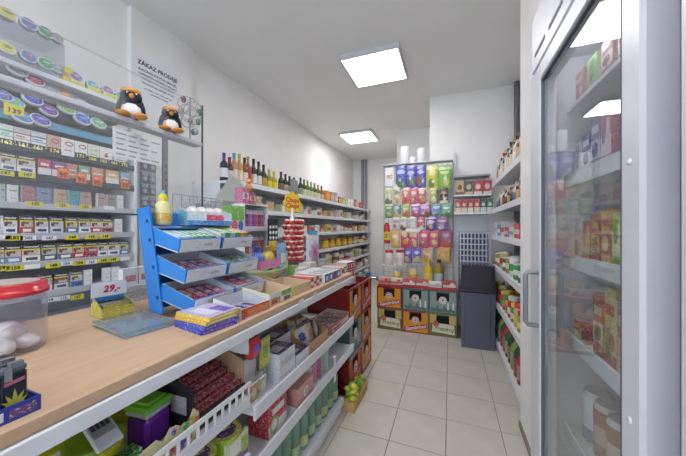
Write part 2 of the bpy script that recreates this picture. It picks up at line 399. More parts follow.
def pet(h, r, tint, cap, label):
    b = MB().lathe([(r * .8, 0), (r * .98, .012), (r, h * .22), (r * .93, h * .30), (r * .98, h * .36), (r * .98, h * .6), (r * .8, h * .74), (r * .42, h * .86), (r * .3, h * .9), (r * .3, h * .94)], 14, tint)
    f = MB().lathe([(r * .34, h * .93), (r * .34, h)], 12, cap)
    l = MB().lathe([(r * 1.01, h * .08), (r * 1.01, h * .27)], 14, label, caps=False)
    return [('bottle_body', b.mesh('bottle_body'), 'pet'), ('cap', f.mesh('cap'), 'gloss'), ('bottle_label', l.mesh('bottle_label'), 'busy')]
def can(r, h, c1, c2, c3=None):
    c3 = c3 or c1
    b = MB().lathe([(r * .85, 0, '#c8c8cc'), (r, h * .05, c1), (r, h * .3, c2), (r, h * .62, c3), (r, h * .9, '#c8c8cc'), (r * .86, h * .985, '#c8c8cc'), (r * .86, h, '#c8c8cc')], 18, c1, caps=False)
    l = MB().lathe([(r * .80, h * .975), (r * .80, h * .978)], 18, '#b9bac0'); l.box(-.006, .006, -.012, .012, h * .978, h * .985, '#a9aab0')
    return [('can_body', b.mesh('can_body'), 'gloss'), ('can_lid', l.mesh('can_lid'), 'metal')]
def jar(h, r, body, lid, label=None, m='gloss'):
    b = MB().lathe([(r * .92, 0), (r, .008), (r, h * .72), (r * .82, h * .82)], 16, body)
    f = MB().lathe([(r * .88, h * .82), (r * .9, h * .84), (r * .9, h * .98), (r * .84, h)], 16, lid)
    out = [('jar_body', b.mesh('jar_body'), m), ('lid', f.mesh('lid'), 'gloss')]
    if label: out.append(('jar_label', MB().lathe([(r * 1.015, h * .2), (r * 1.015, h * .5)], 16, label, caps=False).mesh('jar_label'), 'busy'))
    return out
def single(parts):                                # one mesh out of several parts for things a few pixels across
    m = MB()
    for p in parts:
        me = p[1]; b = len(m.V); m.V += [tuple(v.co) for v in me.vertices]; at = me.color_attributes['Col']
        for f in me.polygons:
            m.F.append([b + k for k in f.vertices]); m.C.append(tuple(at.data[f.loop_start].color)); m.S.append(f.use_smooth)
    me = bpy.data.meshes.new('m'); me.from_pydata(m.V, [], m.F); a = me.color_attributes.new('Col', 'FLOAT_COLOR', 'CORNER'); buf = []
    for f, c in zip(m.F, m.C): buf += list(c) * len(f)
    a.data.foreach_set('color', buf); me.polygons.foreach_set('use_smooth', m.S); me.update(); return me
# ================================================================ CIGARETTE RACK BEHIND THE COUNTER
RXF = -2.05; RXB = -2.30; RY0, RY1 = .30, 1.30
rk = bpy.data.objects.new('cigarette_rack', None); COL.objects.link(rk)
tag(rk, 'grey and white cigarette rack standing behind the counter', 'rack')
mk('back_panel', MB().box(RXB - .02, RXB, RY0, RY1, 0, 2.08, '#85868c'), 'grey_metal', rk)
mk('side_panel', MB().box(RXB - .02, RXF - .005, RY1, RY1 + .022, 0, 1.72, '#ffffff'), 'white_metal', rk)
mk('side_panel', MB().box(RXB - .02, RXF - .005, RY0 - .022, RY0, 0, 2.08, '#ffffff'), 'white_metal', rk)
ROWZ = [1.678, 1.537, 1.380, 1.222, 1.072, .905]
for k, z in enumerate(ROWZ):
    s = mk('shelf', MB().box(RXB, RXF - .004, RY0, RY1, z - .012, z, '#8a8b92' if k < 2 else '#c9cad0'), 'grey_metal' if k < 2 else 'white_metal', rk)
    mk('price_rail', MB().box(RXF - .004, RXF, RY0, RY1, z - .034, z + .002, '#34373f' if k < 2 else '#b4b6be'), 'print', s)
mk('bottom_shelf', MB().box(RXB, RXF, RY0, RY1, .72, .735, '#ffffff'), 'white_metal', rk)
mk('base', MB().box(RXB, RXF - .02, RY0, RY1, 0, .71, '#ffffff'), 'white_metal', rk)
# upper tin module: dark box with three sloping tiers and a blue strip
mk('top_frame', MB().box(RXB, RXF, RY0, RY1, 2.075, 2.092, '#ffffff').box(RXF - .012, RXF + .002, RY0, RY1, 2.068, 2.075, '#ffffff'), 'white_metal', rk)
mk('tin_tier', MB().box(RXB, RXF - .09, RY0, RY1, 1.99, 2.0, '#6f7179'), 'print', rk)
mk('tin_tier', MB().box(RXB, RXF - .05, RY0, RY1, 1.91, 1.92, '#6f7179'), 'print', rk)
mk('tin_tier', MB().box(RXB, RXF, RY0, RY1, 1.805, 1.815, '#50535c'), 'print', rk)
mk('blue_strip', MB().box(RXF - .003, RXF + .001, RY0, RY1, 1.79, 1.83, '#5f9cc0'), 'gloss', rk)
def cig(w, kind, c1, c2, h=.088, d=.024):
    if kind == 'warn':                            # dark warning band, photograph field, brand field below
        return carton(w, d, h, c1, bands=[(0, .36, c2), (.36, .70, c1), (.70, .78, '#d6ca3e'), (.78, 1, '#2f3138')], blocks=[(.08, .62, .42, .68, '#6a4640'), (.3, .9, .40, .55, '#b9b4b0'), (.2, .85, .10, .26, '#eceae8' if c2[1] in '34567b' else '#3c4a6c'), (.1, .9, .85, .92, '#c9c9cc')], top='#2f3138')
    if kind == 'plain': return carton(w, d, h, c1, blocks=[(.15, .85, .55, .62, c2), (.2, .8, .25, .33, c2)], top=c1)
    if kind == 'swoosh': return carton(w, d, h, c1, bands=[(.62, .70, c2), (.34, .38, c2)], blocks=[(.1, .7, .45, .52, c2)])
    if kind == 'dot': return carton(w, d, h, c1, discs=[(.6, .66, .32, .16, c2), (.6, .66, .22, .08, c1)], blocks=[(.2, .8, .2, .26, c2)])
    if kind == 'tri': return carton(w, d, h, c1, blocks=[(.3, .7, .3, .42, c2), (.4, .6, .42, .6, c2), (.2, .8, .1, .16, c2)])
    if kind == 'half': return carton(w, d, h, c1, bands=[(0, .45, c2)], blocks=[(.2, .8, .6, .75, '#ece6e6')])
    if kind == 'stick': return carton(w, d, h, c1, side='#e6e6ea', blocks=[(.2, .8, .62, .72, c2), (.3, .7, .2, .26, c2)])
rows = [
 [(0,14,'swoosh','#dfe9e4','#5bb08f','white and teal'),(14,31,'swoosh','#ecebed','#b63c48','white pack with red stripes'),(31,47,'swoosh','#e8eaee','#4a6f9c','white pack with blue stripes'),(47,61,'dot','#c9aea0','#c0484a','beige pack with red oval'),
  (61,75,'dot','#ebe6e6','#b9474d','white pack with red oval'),(75,88,'dot','#eceaea','#9c4650','white pack with dark red oval'),(88,100,'plain','#dfe0d3','#a9b27c','pale yellowish'),(100,113,'tri','#ebe8e8','#c4545a','white pack with red triangle'),(114,126,'plain','#e3e3e6','#8a96aa','plain white')],
 [(0,17,'warn','#c3c6cc','#d9dce2','grey and white warning'),(17,36,'warn','#c9c7c0','#dfe0e4','pale grey warning'),(38,52,'half','#b23c4a','#e2dfe2','red and white'),(52,67,'half','#7a4494','#e3dfe6','purple and white'),(67,78,'plain','#c98377','#efe3df','salmon'),
  (79,91,'half','#7cae7c','#dfe2df','green and white'),(92,104,'plain','#d2897a','#ece0da','light salmon'),(104,121,'half','#d8a468','#e4e0dc','orange and white'),(121,130,'plain','#8fb4cf','#e6ecf0','light blue')],
 [(0,6,'stick','#a9b6b9','#5d6b70','grey'),(7,19,'stick','#d8dad9','#9aa08a','white'),(22,36,'stick','#a86d77','#8c4954','dusty rose'),(38,52,'stick','#6f86a6','#36507a','blue grey'),(55,67,'stick','#bd9c79','#8d6b46','tan'),(69,80,'stick','#3e97a5','#1d6f80','teal'),
  (81,92,'stick','#b58a8c','#8e5b5f','dull pink'),(98,106,'stick','#b19094','#84616a','mauve'),(108,116,'stick','#9c7c84','#6c505a','dark mauve'),(117,124,'stick','#dcdde0','#b8bac0','small white')],
 [(3,18,'warn','#d9dadf','#e1e4e8','white pack with dark picture'),(20,34,'warn','#d7b08d','#b3303c','tan and red'),(35,49,'warn','#c4c3cc','#cfd4de','grey lilac'),(50,64,'warn','#bfc2cd','#c3c9d6','pale blue grey'),(66,78,'warn','#d3b25b','#3866a8','gold and blue'),
  (79,91,'warn','#cfcbd6','#e6e7ec','lilac white'),(91,102,'warn','#dfd6da','#bb3a50','white and crimson'),(102,113,'warn','#e3d6da','#c04056','pink white and red'),(115,123,'plain','#dedfe3','#c4c5ca','blank white')],
 [(0,5,'warn','#c9b497','#5d7bb0','narrow blue'),(5,22,'warn','#cfb79b','#6f8cba','tan and blue'),(22,41,'warn','#d9b9a0','#e6e0d8','peach and white'),(42,57,'warn','#a8acb3','#4f5a6c','grey and navy'),(58,73,'warn','#c0b9b3','#5c6884','beige and slate'),(73,85,'warn','#d9a03e','#b52f37','gold and red'),
  (85,98,'warn','#b55a5c','#c4333f','dark red'),(98,108,'warn','#d6d6d9','#e8e8eb','light grey and white'),(108,120,'warn','#cdd2d8','#e3e6ea','cool white'),(120,129,'warn','#b7bec9','#3b6aa8','grey and blue')],
 [(0,17,'warn','#bcc0c8','#d6d9de','pale grey'),(18,37,'warn','#c8bfae','#dcdde2','beige and white'),(38,53,'warn','#9aa0ad','#d8dbe2','dark topped white'),(54,69,'warn','#8d4a48','#c8ccd6','maroon and grey'),(71,83,'warn','#c3cbd8','#2f6cb4','bright blue'),(84,93,'plain','#e2e3e6','#caccd2','white'),(104,111,'plain','#e6e6e8','#cfd0d5','slim white'),(112,120,'plain','#e9e9eb','#d2d3d8','tall white')]]
rname = ['top', 'second', 'third', 'fourth', 'fifth', 'lowest']
for r, items in enumerate(rows):
    for k, (a, b, kind, c1, c2, d) in enumerate(items):
        X = RXF - .012; ya, yb = yx(a, X), yx(b, X); wd = min(yb - ya - .003, .075)
        me = cig(wd, kind, c1, c2)
        dd = d if 'pack' in d else d + ' cigarette pack'
        thing('cigarette_pack', f'{dd}, {ORD[k + 1]} from left on the {rname[r]} rack row', 'cigarettes', [('cigarette_pack', me, 'busy')], (X - .016, (ya + yb) / 2, ROWZ[r] + .0004), LR, 'cigarette packs in the rack')
        if r in (0, 1, 3, 4):                      # the pack pushed in behind it
            o = thing('cigarette_pack', f'pack behind the {ORD[k + 1]} one from left on the {rname[r]} rack row', 'cigarettes', [('cigarette_pack', me, 'busy')], (X - .044, (ya + yb) / 2, ROWZ[r] + .0004), LR, 'cigarette packs in the rack')
# price tickets on the rails (parts of the rack)
def ticket(u, v, s, kind, X=RXF, w=None, h=None, parent=rk):
    y, z = yx(u, X), zx(u, v, X)
    bgc, tc, ww, hh = {'y': ('#d8cc3c', '#2c2a20', .062, .026), 'w': ('#e2e3ea', '#62646e', .06, .024), 'o': ('#e2703a', '#3c2318', .052, .062), 'd': ('#282b36', '#efe678', .056, .032)}[kind]
    ww = w or ww; hh = h or hh
    t = mk('price_ticket', MB().box(-ww / 2, ww / 2, -.0015, 0, -hh / 2, hh / 2, bgc), 'print', parent, (X + .002, y, z), (0, 0, LR))
    if s: put_text(s, hh * .86 if kind != 'o' else .036, tc, t, (0, -.0022, 0 if kind != 'o' else -.012), bold=.0008)
    if kind == 'o': put_text('akce', .018, '#f7e3d0', t, (0, -.0022, .017))
for u, v, s, k in ((6,142,'162','d'),(23,145,'161','d'),(38,148,'161','d'),(54,151,'174','d'),(68,154,'','w'),(80,156,'171','d'),(92,159,'166','d'),(103,161,'162','d'),(114,163,'161','d'),(124,165,'172','d'),
                   (5,173,'147','y'),(27,175,'147','y'),(63,173,'95','o'),(81,178,'95','o'),(97,181,'95','o'),(125,184,'95','o'),
                   (35,204,'155','y'),(62,205.5,'155','y'),(85,207,'153','y'),(109,208,'','w'),
                   (1,237,'','w'),(14,238,'183','y'),(28,238,'202','w'),(49,238,'147','w'),(72,237.5,'149','y'),(91,237,'149','y'),(105,236.5,'149','y'),
                   (0,268,'159','y'),(15,268,'159','y'),(32,266.5,'','w'),(53,265.5,'149','y'),(66,263.5,'154','w'),(79,263,'154','y'),(91,262,'124','w'),(103,260.5,'149','y'),(113,259.5,'149','y'),(125,258.5,'','w'),
                   (49,300,'118','w'),(63,298,'115','w'),(77,297,'147','y')):
    ticket(u, v, s, k)
t_ = mk('price_ticket', MB().box(-.035, .035, -.0015, 0, -.03, .03, '#d9cc34'), 'print', rk, (RXF + .02, yx(12, RXF), zx(12, 111, RXF)), (0, 0, LR)); put_text('139', .034, '#2c2a20', t_, (0, -.0022, -.004), bold=.0008)
# ---- nicotine pouch tins
def tin(c1, c2, r=.036, h=.022):
    b = MB().lathe([(r, 0), (r, h * .45, '#8a8d96'), (r, h * .5, '#9a9ca6'), (r * .98, h * .92, '#c9cbd2'), (r * .93, h, '#e3e4e9')], 18, '#4c4f58')
    l = MB().lathe([(r * .84, h + .0003, c1), (r * .84, h + .0012, c1)], 18, c1); l.ell((r * .1, r * .15, h + .0013), (r * .5, r * .22, .0006), c2, 12, 4)
    return [('tin_body', b.mesh('tin_body'), 'gloss'), ('lid_print', l.mesh('lid_print'), 'busy')]
def put_tin(u, v, X, c1, c2, d, where, r=.043, tilt=1.0):
    y, z = yx(u, X), zx(u, v, X); p = tin(c1, c2, r)
    thing('pouch_tin', f'round tin with {d} lid {where}', 'tin', p, (X - .01, y, z), (tilt, 0, LR), 'nicotine pouch tins')
for u, v, c1, c2, d in ((34,82,'#b03a66','#d98aa6','magenta'),(64,97,'#e08a2c','#f1c68c','orange'),(17,72,'#8d93a6','#b9c0cf','silver'),(49,91,'#8f96a8','#c0c6d3','silver grey'),(79,103,'#9aa0b0','#c9ced8','pale silver')):
    put_tin(u, v, -2.10, c1, c2, d, 'on the upper sloping tier of the rack')
for u, v, c1, c2, d in ((1,97,'#5866a8','#98a2cf','indigo'),(13,104,'#5fb3c4','#a8c46a','aqua and lime'),(32,101,'#4b4fc0','#8f92e0','violet blue'),(48,112,'#6b3f98','#a98ac8','purple'),(66,110,'#74b24e','#b4d890','light green'),(80,116,'#5e7fb8','#a9bfe0','steel blue')):
    put_tin(u, v, -2.07, c1, c2, d, 'on the middle sloping tier of the rack')
for u, v, c1, c2, d in ((22,119,'#3f79c0','#8fb6e4','sky blue'),(40,122,'#5d4aa8','#9d8ed6','dark violet'),(82,121,'#2f66c4','#7fa4e6','royal blue'),(98,125,'#6fb886','#b6dcbf','mint green')):
    put_tin(u, v, -2.04, c1, c2, d, 'in the front tier above the blue strip')
# ---- things standing on top of the rack
for u, v, c1, c2, d in ((75,78,'#7c62b4','#b8a6dc','lilac'),(92,87,'#4fb0b4','#a5dcd8','turquoise'),(107,92,'#8f63b8','#c3a5dd','soft purple'),(119,97,'#5fc0b0','#aee0d4','small turquoise')):
    put_tin(u, v, RXF - .02, c1, c2, d, 'standing in a yellow holder on top of the rack', r=.034 if u < 115 else .026, tilt=1.3)
for k, (u, d) in enumerate(((75, 'lilac'), (92, 'first turquoise'), (107, 'soft purple'), (119, 'small turquoise'))):
    X = RXF - .03
    thing('tin_holder', f'yellow tin holder under the {d} tin on top of the rack', 'holder', [('tin_holder', MB().box(-.034, .034, -.03, .02, 0, .018, '#d8cf5e').box(-.034, .034, -.03, -.026, .018, .026, '#e3dc88'), 'busy')], (X, yx(u, X), 2.0925), LR, 'yellow tin holders')
thing('yellow_box', 'bright yellow box on top of the rack beside the tins', 'box', [('yellow_box', carton(.045, .04, .085, '#e6cf2e', blocks=[(.1, .9, .35, .6, '#c9a81c')]), 'busy')], (RXF - .03, yx(66, RXF - .03), 2.0925), LR)
# two clear tiers at the near end; upper tins model a mirrored reflection
ts = bpy.data.objects.new('tin_stand', None); COL.objects.link(ts); tag(ts, 'clear two tier tin stand on top of the rack', 'stand')
mk('tier', MB().box(-2.2, -2.0, .45, yx(56, -2.0), 2.094, 2.098, '#e8ecef'), 'clear', ts)
mk('tier', MB().box(-2.2, -2.0, .45, yx(64, -2.0), 2.262, 2.267, '#dfe3e8'), 'clear', ts)
mk('riser', MB().box(-2.2, -2.195, .45, yx(64, -2.0), 2.098, 2.262, '#e8ecef'), 'clear', ts)
mk('end_panel', MB().box(-2.2, -2.0, yx(64, -2.0), yx(64, -2.0) + .004, 2.098, 2.262, '#e8ecef'), 'clear', ts)
for row, (z, where) in enumerate(((2.2675, 'upper tier of the clear stand, a mirror image'), (2.0985, 'lower tier of the clear stand'))):
    for k, (u, c1, c2, d) in enumerate(((5, '#c9bf4a', '#6a7a4a', 'yellow and olive'), (27, '#3f6fb6', '#c8643c', 'blue over orange'), (44, '#2f8a4e', '#7fc08f', 'green'), (56, '#8b8e96', '#b0b3ba', 'plain grey'))):
        X = -2.05
        mt = tin(c1, c2, .034 if k < 3 else .028, .02)
        thing('pouch_tin', f'{d} tin on the {where}', 'tin', mt, (X, yx(u, X), z + .033), (1.3, 0, LR), 'tins on the clear stand')
# ---- clear screen on the counter
PX = -1.2; PY0, PY1 = -.3, yx(201, PX)
sc = bpy.data.objects.new('counter_screen', None); COL.objects.link(sc); tag(sc, 'clear acrylic protective screen with a pale rail along the counter', 'screen')
mk('acrylic_sheet', MB().box(PX - .002, PX + .002, PY0, PY1, 1.308, 1.88, '#ffffff'), 'plexi', sc)
mk('bottom_edge', MB().box(PX - .004, PX + .004, PY0, PY1, 1.302, 1.308, '#42454e'), 'print', sc)
mk('top_edge', MB().box(PX - .002, PX + .002, PY0, PY1, 1.88, 1.8815, '#b9bcc3'), 'print', sc)
mk('rail', MB().rbox(PX - .05, PX + .012, PY0, PY1, 1.668, 1.688, .003, '#b9bbc3'), 'gloss', sc)
for y in (PY0, PY1):
    mk('post', MB().lathe([(.0045, .9305), (.0045, 1.885)], 8, '#3c3e46').xf(TR(PX, y + .008, 0)), 'print', sc)
nt_ = thing('paper_note', 'white handwritten paper note taped to the acrylic screen', 'note', [('paper_note', MB().box(0, yx(161, PX) - yx(112, PX), -.0012, 0, -.055, .055, '#d5d5da'), 'print')], (PX + .0025, yx(112, PX), (zx(112, 149, PX) + zx(161, 150, PX)) / 2 + .005), LR)
for k in range(5):
    for q in range(4 - k % 2):
        mk('ink_line', MB().box(.012 + q * .045, .05 + q * .045 - .006 * ((k + q) % 3), -.002, -.0013, .036 - k * .02, .042 - k * .02, '#9b9da6'), 'print', nt_)
# ---- penguin figures on the rail
def penguin(u, v, label, s):
    X = PX - .02; y, z = yx(u, X), 1.6885
    body = MB().ell((0, 0, .055 * s), (.056 * s, .046 * s, .055 * s), '#2f3644'); body.ell((0, -.016 * s, .046 * s), (.044 * s, .036 * s, .042 * s), '#dfe0e4'); body.ell((0, -.012 * s, .115 * s), (.046 * s, .042 * s, .036 * s), '#2f3644')
    cap = MB().ell((0, -.012 * s, .138 * s), (.044 * s, .042 * s, .020 * s), '#d09a5c').ell((0, -.05 * s, .130 * s), (.026 * s, .016 * s, .006 * s), '#c48a4c', 10, 6); beak = MB().lathe([(.012 * s, 0), (.004 * s, .024 * s)], 8, '#d89448').xf(TR(0, -.05 * s, .108 * s) @ RX(PI / 2))
    wings = [MB().ell((sx * .062 * s, -.008 * s, .06 * s), (.011 * s, .028 * s, .04 * s), '#262c38').xf(RY(sx * -.25)) for sx in (-1, 1)]
    feet = [MB().ell((sx * .034 * s, -.055 * s, .013 * s), (.03 * s, .042 * s, .013 * s), '#cf9450') for sx in (-1, 1)]
    eyes = MB().ell((-.018 * s, -.051 * s, .122 * s), (.005 * s, .003 * s, .006 * s), '#e8e8e8', 8, 6).ell((.018 * s, -.051 * s, .122 * s), (.005 * s, .003 * s, .006 * s), '#e8e8e8', 8, 6)
    thing('penguin_figure', label, 'figurine', [('body', body, 'matte', [('beak', beak, 'matte'), ('eyes', eyes, 'gloss')]), ('cap', cap, 'matte')] + [('wing', w_, 'matte') for w_ in wings] + [('foot', f_, 'matte') for f_ in feet], (X, y, z), LR - .5)
penguin(131, 118, 'larger penguin figure with orange cap on the screen rail', .82)
penguin(170, 128, 'smaller penguin figure near the end of the screen rail', .78)
# ---- slotted post and hanging dark packs between rack and column
pX = -2.2
ps = thing('slotted_post', 'dark grey slotted metal post between rack and column', 'post', [('post_body', MB().box(-.018, .018, -.012, .012, 0, zx(165, 138, pX), '#73767f'), 'print')] + [('slot', MB().box(-.008, .008, -.0135, -.0122, 1.25 + .055 * k, 1.275 + .055 * k, '#3c3e46'), 'print') for k in range(10)], (pX, yx(165, pX), 0), LR)
hpz = zx(147, 158, pX)
hpk = thing('hanging_rail', 'white wall plate holding hanging dark packs beside the rack', 'plate', [('plate', MB().box(-.065, .065, 0, .008, -hpz, .05, '#c9cacf'), 'print')], (-2.23, yx(148, -2.23), hpz), LR)
for k in range(8):
    thing('battery_pack', f'{["navy", "slate", "dark grey", "steel blue"][k % 4]} hanging pack, {ORD[k // 2 + 1]} down in the {["left", "right"][k % 2]} column by the rack', 'pack', [('battery_pack', carton(.05, .02, .085, ['#3b4258', '#5a6274', '#4a4d56', '#62708c'][k % 4], bands=[(.7, 1, '#8f97a8')], discs=[(.5, .4, .3, .2, '#aab0bc')]), 'busy')], (-2.208, yx(148, -2.21) - .03 + .06 * (k % 2), hpz - .1 - .095 * (k // 2)), LR, 'hanging packs beside the rack')
# ---- wire stand with hanging trinkets
wsx = -1.22; wy = yx(190, wsx)
ws = bpy.data.objects.new('trinket_stand', None); COL.objects.link(ws); tag(ws, 'thin wire stand with looped arms and hanging trinkets by the screen', 'stand')
mk('pole', MB().lathe([(.004, 1.689), (.004, 1.9)], 6, '#8a8d95').xf(TR(wsx, wy, 0)), 'print', ws)
for k in range(4):
    a0 = k * 1.5; pts = [(wsx + .06 * math.cos(t) * math.cos(a0) - .0, wy + .06 * math.cos(t) * math.sin(a0), 1.80 + k * .02 + .045 * math.sin(t)) for t in [PI * 2 * i / 14 for i in range(14)]]
    mk('wire_arm', MB().tube(pts, .0022, 5, '#9a8f8c', True), 'print', ws)
for k in range(9):
    col = ['#7f8f8a', '#4c5560', '#b9bcc0', '#6a7f72', '#8d6a5c', '#99a3a0', '#4f6b5c', '#c9c4b8', '#70525a'][k]
    mk('trinket', MB().ell((0, 0, 0), (.012, .012, .018), col, 8, 6), 'gloss', ws, (wsx + .04 * math.cos(k * 2.2), wy + .05 * math.sin(k * 2.2), 1.73 + .018 * k))
# ================================================================ ON THE COUNTER
CT = .9302
# candy jar
jx, jy = -1.078, .362
thing('candy_jar', 'clear plastic jar with red screw lid on the counter', 'jar', [
    ('jar_body', MB().lathe([(.070, 0), (.078, .006), (.08, .02), (.08, .125), (.076, .142), (.07, .148)], 28, '#eceaf0', caps=True), 'clear'),
    ('lid', MB().lathe([(.074, .146), (.084, .149), (.084, .160), (.080, .161), (.080, .176), (.077, .179)], 32, '#c8343c'), 'gloss', [('lid_top', MB().lathe([(.066, .1792), (.066, .1797)], 28, '#c9bcbc'), 'gloss')])], (jx, jy, CT))
for k, (dx, dy, dz, a, r) in enumerate(((.035, .028, .024, .4, (.034, .021, .019)), (.045, -.012, .022, -.3, (.032, .02, .018)), (.01, .005, .026, 1.2, (.036, .022, .02)), (-.03, .03, .024, .2, (.03, .02, .019)), (-.028, -.03, .024, .9, (.034, .02, .019)),
                                        (.03, .01, .054, 2.0, (.03, .019, .016)), (-.012, .012, .058, .6, (.028, .018, .016)))):
    thing('white_candy', ['smooth white oval candy at the right wall inside the jar', 'white oval candy at the front inside the jar', 'white oval candy in the middle of the jar floor', 'white oval candy at the back of the jar', 'white oval candy at the left of the jar',
                          'white oval candy resting on top at the right in the jar', 'white oval candy topping the pile in the jar'][k], 'candy', [('white_candy', MB().ell((0, 0, 0), r, '#f0eeea', 14, 10), 'matte')], (jx + dx, jy + dy, CT + dz), a, 'white candies in the jar')
# lighters in a blue tray
lx0, ly1 = -.675, .272
lt = thing('lighter_tray', 'blue and white cardboard tray of lighters at the counter edge', 'tray', [('tray_body', tray(.20, .105, .026, '#2f3f9a', '#3d4a90', t=.003), 'print'),
      ('front_print', MB().box(-.06, .055, -.0535, -.0526, .006, .02, '#d9dbe6').box(.062, .094, -.0535, -.0526, .006, .02, '#6d4a7a'), 'busy')], (lx0 - .053, ly1 - .1, CT), LR)
def lighter(cf, leaf):
    b = MB().rbox(-.0155, .0155, -.008, .008, 0, .072, .002, cf)
    p = MB()
    for k in range(7):                            # leaf print: seven pointed fingers
        a = PI / 2 + (k - 3) * .46; L = .03 - abs(k - 3) * .005; c_, s_ = math.cos(a), math.sin(a); ox, oz = 0, .016
        p.add([(ox, -.0085, oz), (ox + L * .5 * c_ + .003 * s_, -.0085, oz + L * .5 * s_ - .003 * c_), (ox + L * c_, -.0085, oz + L * s_), (ox + L * .5 * c_ - .003 * s_, -.0085, oz + L * .5 * s_ + .003 * c_)], [(0, 1, 2, 3)], leaf)
    p.quad((-.0155 + .003, -.0084, .052), (.012, -.0084, .056), (.012, -.0084, .062), (-.0125, -.0084, .058), '#b8687c')
    t = MB().rbox(-.0155, .0155, -.0075, .0075, .0722, .082, .002, '#5b5f69').box(-.004, .012, -.006, .006, .082, .088, '#70747e')
    g = MB().box(-.012, -.003, -.0088, -.0078, .06, .08, '#b9bcc4')
    return [('lighter_body', b.mesh('lighter_body'), 'gloss', [('leaf_print', p.mesh('leaf_print'), 'print')]), ('lighter_top', t.mesh('lighter_top'), 'gloss'), ('guard', g.mesh('guard'), 'metal')]
LK = [lighter('#1e2433', '#b6b04a'), lighter('#20301f', '#7fae45'), lighter('#23202c', '#3f9aa0')]
for r in range(3):
    for k in range(3):
        yy = ly1 - .028 - k * .042
        kind = (r * 2 + k * 2 + 1) % 3 if r else [0, 1, 2][k]
        thing('lighter', f'{["dark", "green tinted dark", "teal leafed dark"][kind]} leaf print lighter, {ORD[k + 1]} from right in the {["front", "middle", "back"][r]} row', 'lighter', LK[kind], (lx0 - .020 - r * .03, yy, CT + .0035), LR, 'leaf print lighters')
# second stack at the far left edge: red and white pack
thing('gum_box', 'red white and blue small box behind the lighters', 'box', [('gum_box', carton(.05, .05, .11, '#c8cbd6', bands=[(.1, .45, '#b8323c'), (.6, .75, '#39509c')]), 'busy')], (-.86, .225, CT), LR)
# clear change tray
gx, gy = -.965, .612
thing('change_tray', 'flat clear glass change tray on the counter', 'tray', [('tray_base', MB().rbox(-.072, .072, -.112, .112, .002, .012, .002, '#e2edf2'), 'clear'),
      ('rim', MB().box(-.072, .072, -.112, -.105, .012, .018, '#e4eef2').box(-.072, .072, .105, .112, .012, .018, '#e4eef2').box(-.072, -.065, -.105, .105, .012, .018, '#e4eef2').box(.065, .072, -.105, .105, .012, .018, '#e4eef2'), 'clear'),
      ('printed_insert', MB().box(-.062, .062, -.1, .1, 0, .0018, '#c3c8ce'), 'busy')], (gx, gy, CT), LR - .16)
# promotional pack box by the blue stand
pb = thing('promo_box', 'blue and yellow counter display box with red price card', 'box', [('box_body', tray(.10, .09, .035, '#d0c23a', '#8f8b54', .07, front='#c7b83a'), 'busy'),
      ('header', MB().box(-.055, .055, .03, .034, .05, .118, '#3a78b4', front='#dfe1e8').box(-.055, .055, .0295, .03, .05, .066, '#3a78b4'), 'print'), ('contents', MB().box(-.04, .04, -.03, .02, .006, .045, '#5a5f52', front='#b8b04a', top='#74706a'), 'busy')], (-1.165, .665, CT), LR - .15)
put_text('29,-', .034, '#c8324a', pb, (.006, .029, .092), bold=.0012, shear=.2)
thing('white_carton', 'pair of white pink printed packs behind the promo box, left one', 'box', [('white_carton', carton(.06, .03, .075, '#e2e0e4', blocks=[(.15, .85, .25, .6, '#c08a92')]), 'busy')], (-1.30, .80, CT + .071), LR)
thing('white_carton', 'pair of white pink printed packs behind the promo box, right one', 'box', [('white_carton', carton(.06, .03, .075, '#e2e0e4', blocks=[(.15, .85, .25, .6, '#b57f88')]), 'busy')], (-1.30, .865, CT + .071), LR)
thing('grey_carton', 'pale grey low box under the pair of white packs', 'box', [('grey_carton', carton(.15, .06, .07, '#b9bac0', blocks=[(.1, .9, .3, .7, '#a4a6ae')]), 'busy')], (-1.30, .83, CT), LR)
# ---- blue cardboard stand with six sloping trays
BL = '#2f7fd0'
bs = bpy.data.objects.new('display_stand', None); COL.objects.link(bs); tag(bs, 'bright blue cardboard display stand with sloping trays on the counter', 'stand')
bs.location = (-.935, .705, CT + .012); bs.rotation_euler = (-.19, 0, LR)         # local x along the counter, -y towards the customer, leaning back
W2 = .20
for k, x in enumerate((0, W2, 2 * W2)):
    prof = [(.085, .018), (.085, .40 - .012 * k), (.02, .40 - .012 * k), (.02, .005)]
    mk('side_panel', MB().prismx(prof, x - .003, x + .003, BL), 'print', bs)
mk('back_panel', MB().box(.003, 2 * W2 - .003, .08, .085, .02, .392, BL), 'print', bs)
mk('top_board', MB().box(.003, 2 * W2 - .003, .005, .08, .312, .316, '#2a72c0'), 'print', bs)
for z_ in (.06, .17, .27, .34):                    # slots cut in the left panel
    mk('slot', MB().box(-.0042, -.0032, .03, .042, z_, z_ + .012, '#16324f'), 'print', bs)
trays = []
for c in range(2):
    for r in range(3):
        zc = (.232, .122, .016)[r]; dy = (-.03, -.04, -.055)[r]
        w_, d_, hf, hb = W2 - .008, .16, .05, .062
        TM = TR(c * W2 + W2 / 2, dy, zc) @ RX(.42) @ TR(0, .02, 0)
        tr_ = mk('tray', tray(w_, d_, hf, BL, '#b9bfc6' if r else '#c6ccd2', hb, front=BL).xf(TM), 'print', bs)
        fo = mk('front_label', MB().box(-w_ / 2 + .006, w_ / 2 - .006, -d_ / 2 - .0022, -d_ / 2 - .0005, .003, hf - .002, '#dde0e2').xf(TM), 'busy', tr_)
        trays.append((c, r, c * W2 + W2 / 2, dy, zc))
        o = mk('lettering', text('orbit', .02, '#6d7480', 0, .25), 'print', fo); o.matrix_local = TM @ TR(.03, -d_ / 2 - .003, .026)
inv = Matrix.Translation(bs.location) @ RZ(LR) @ RX(-.19)
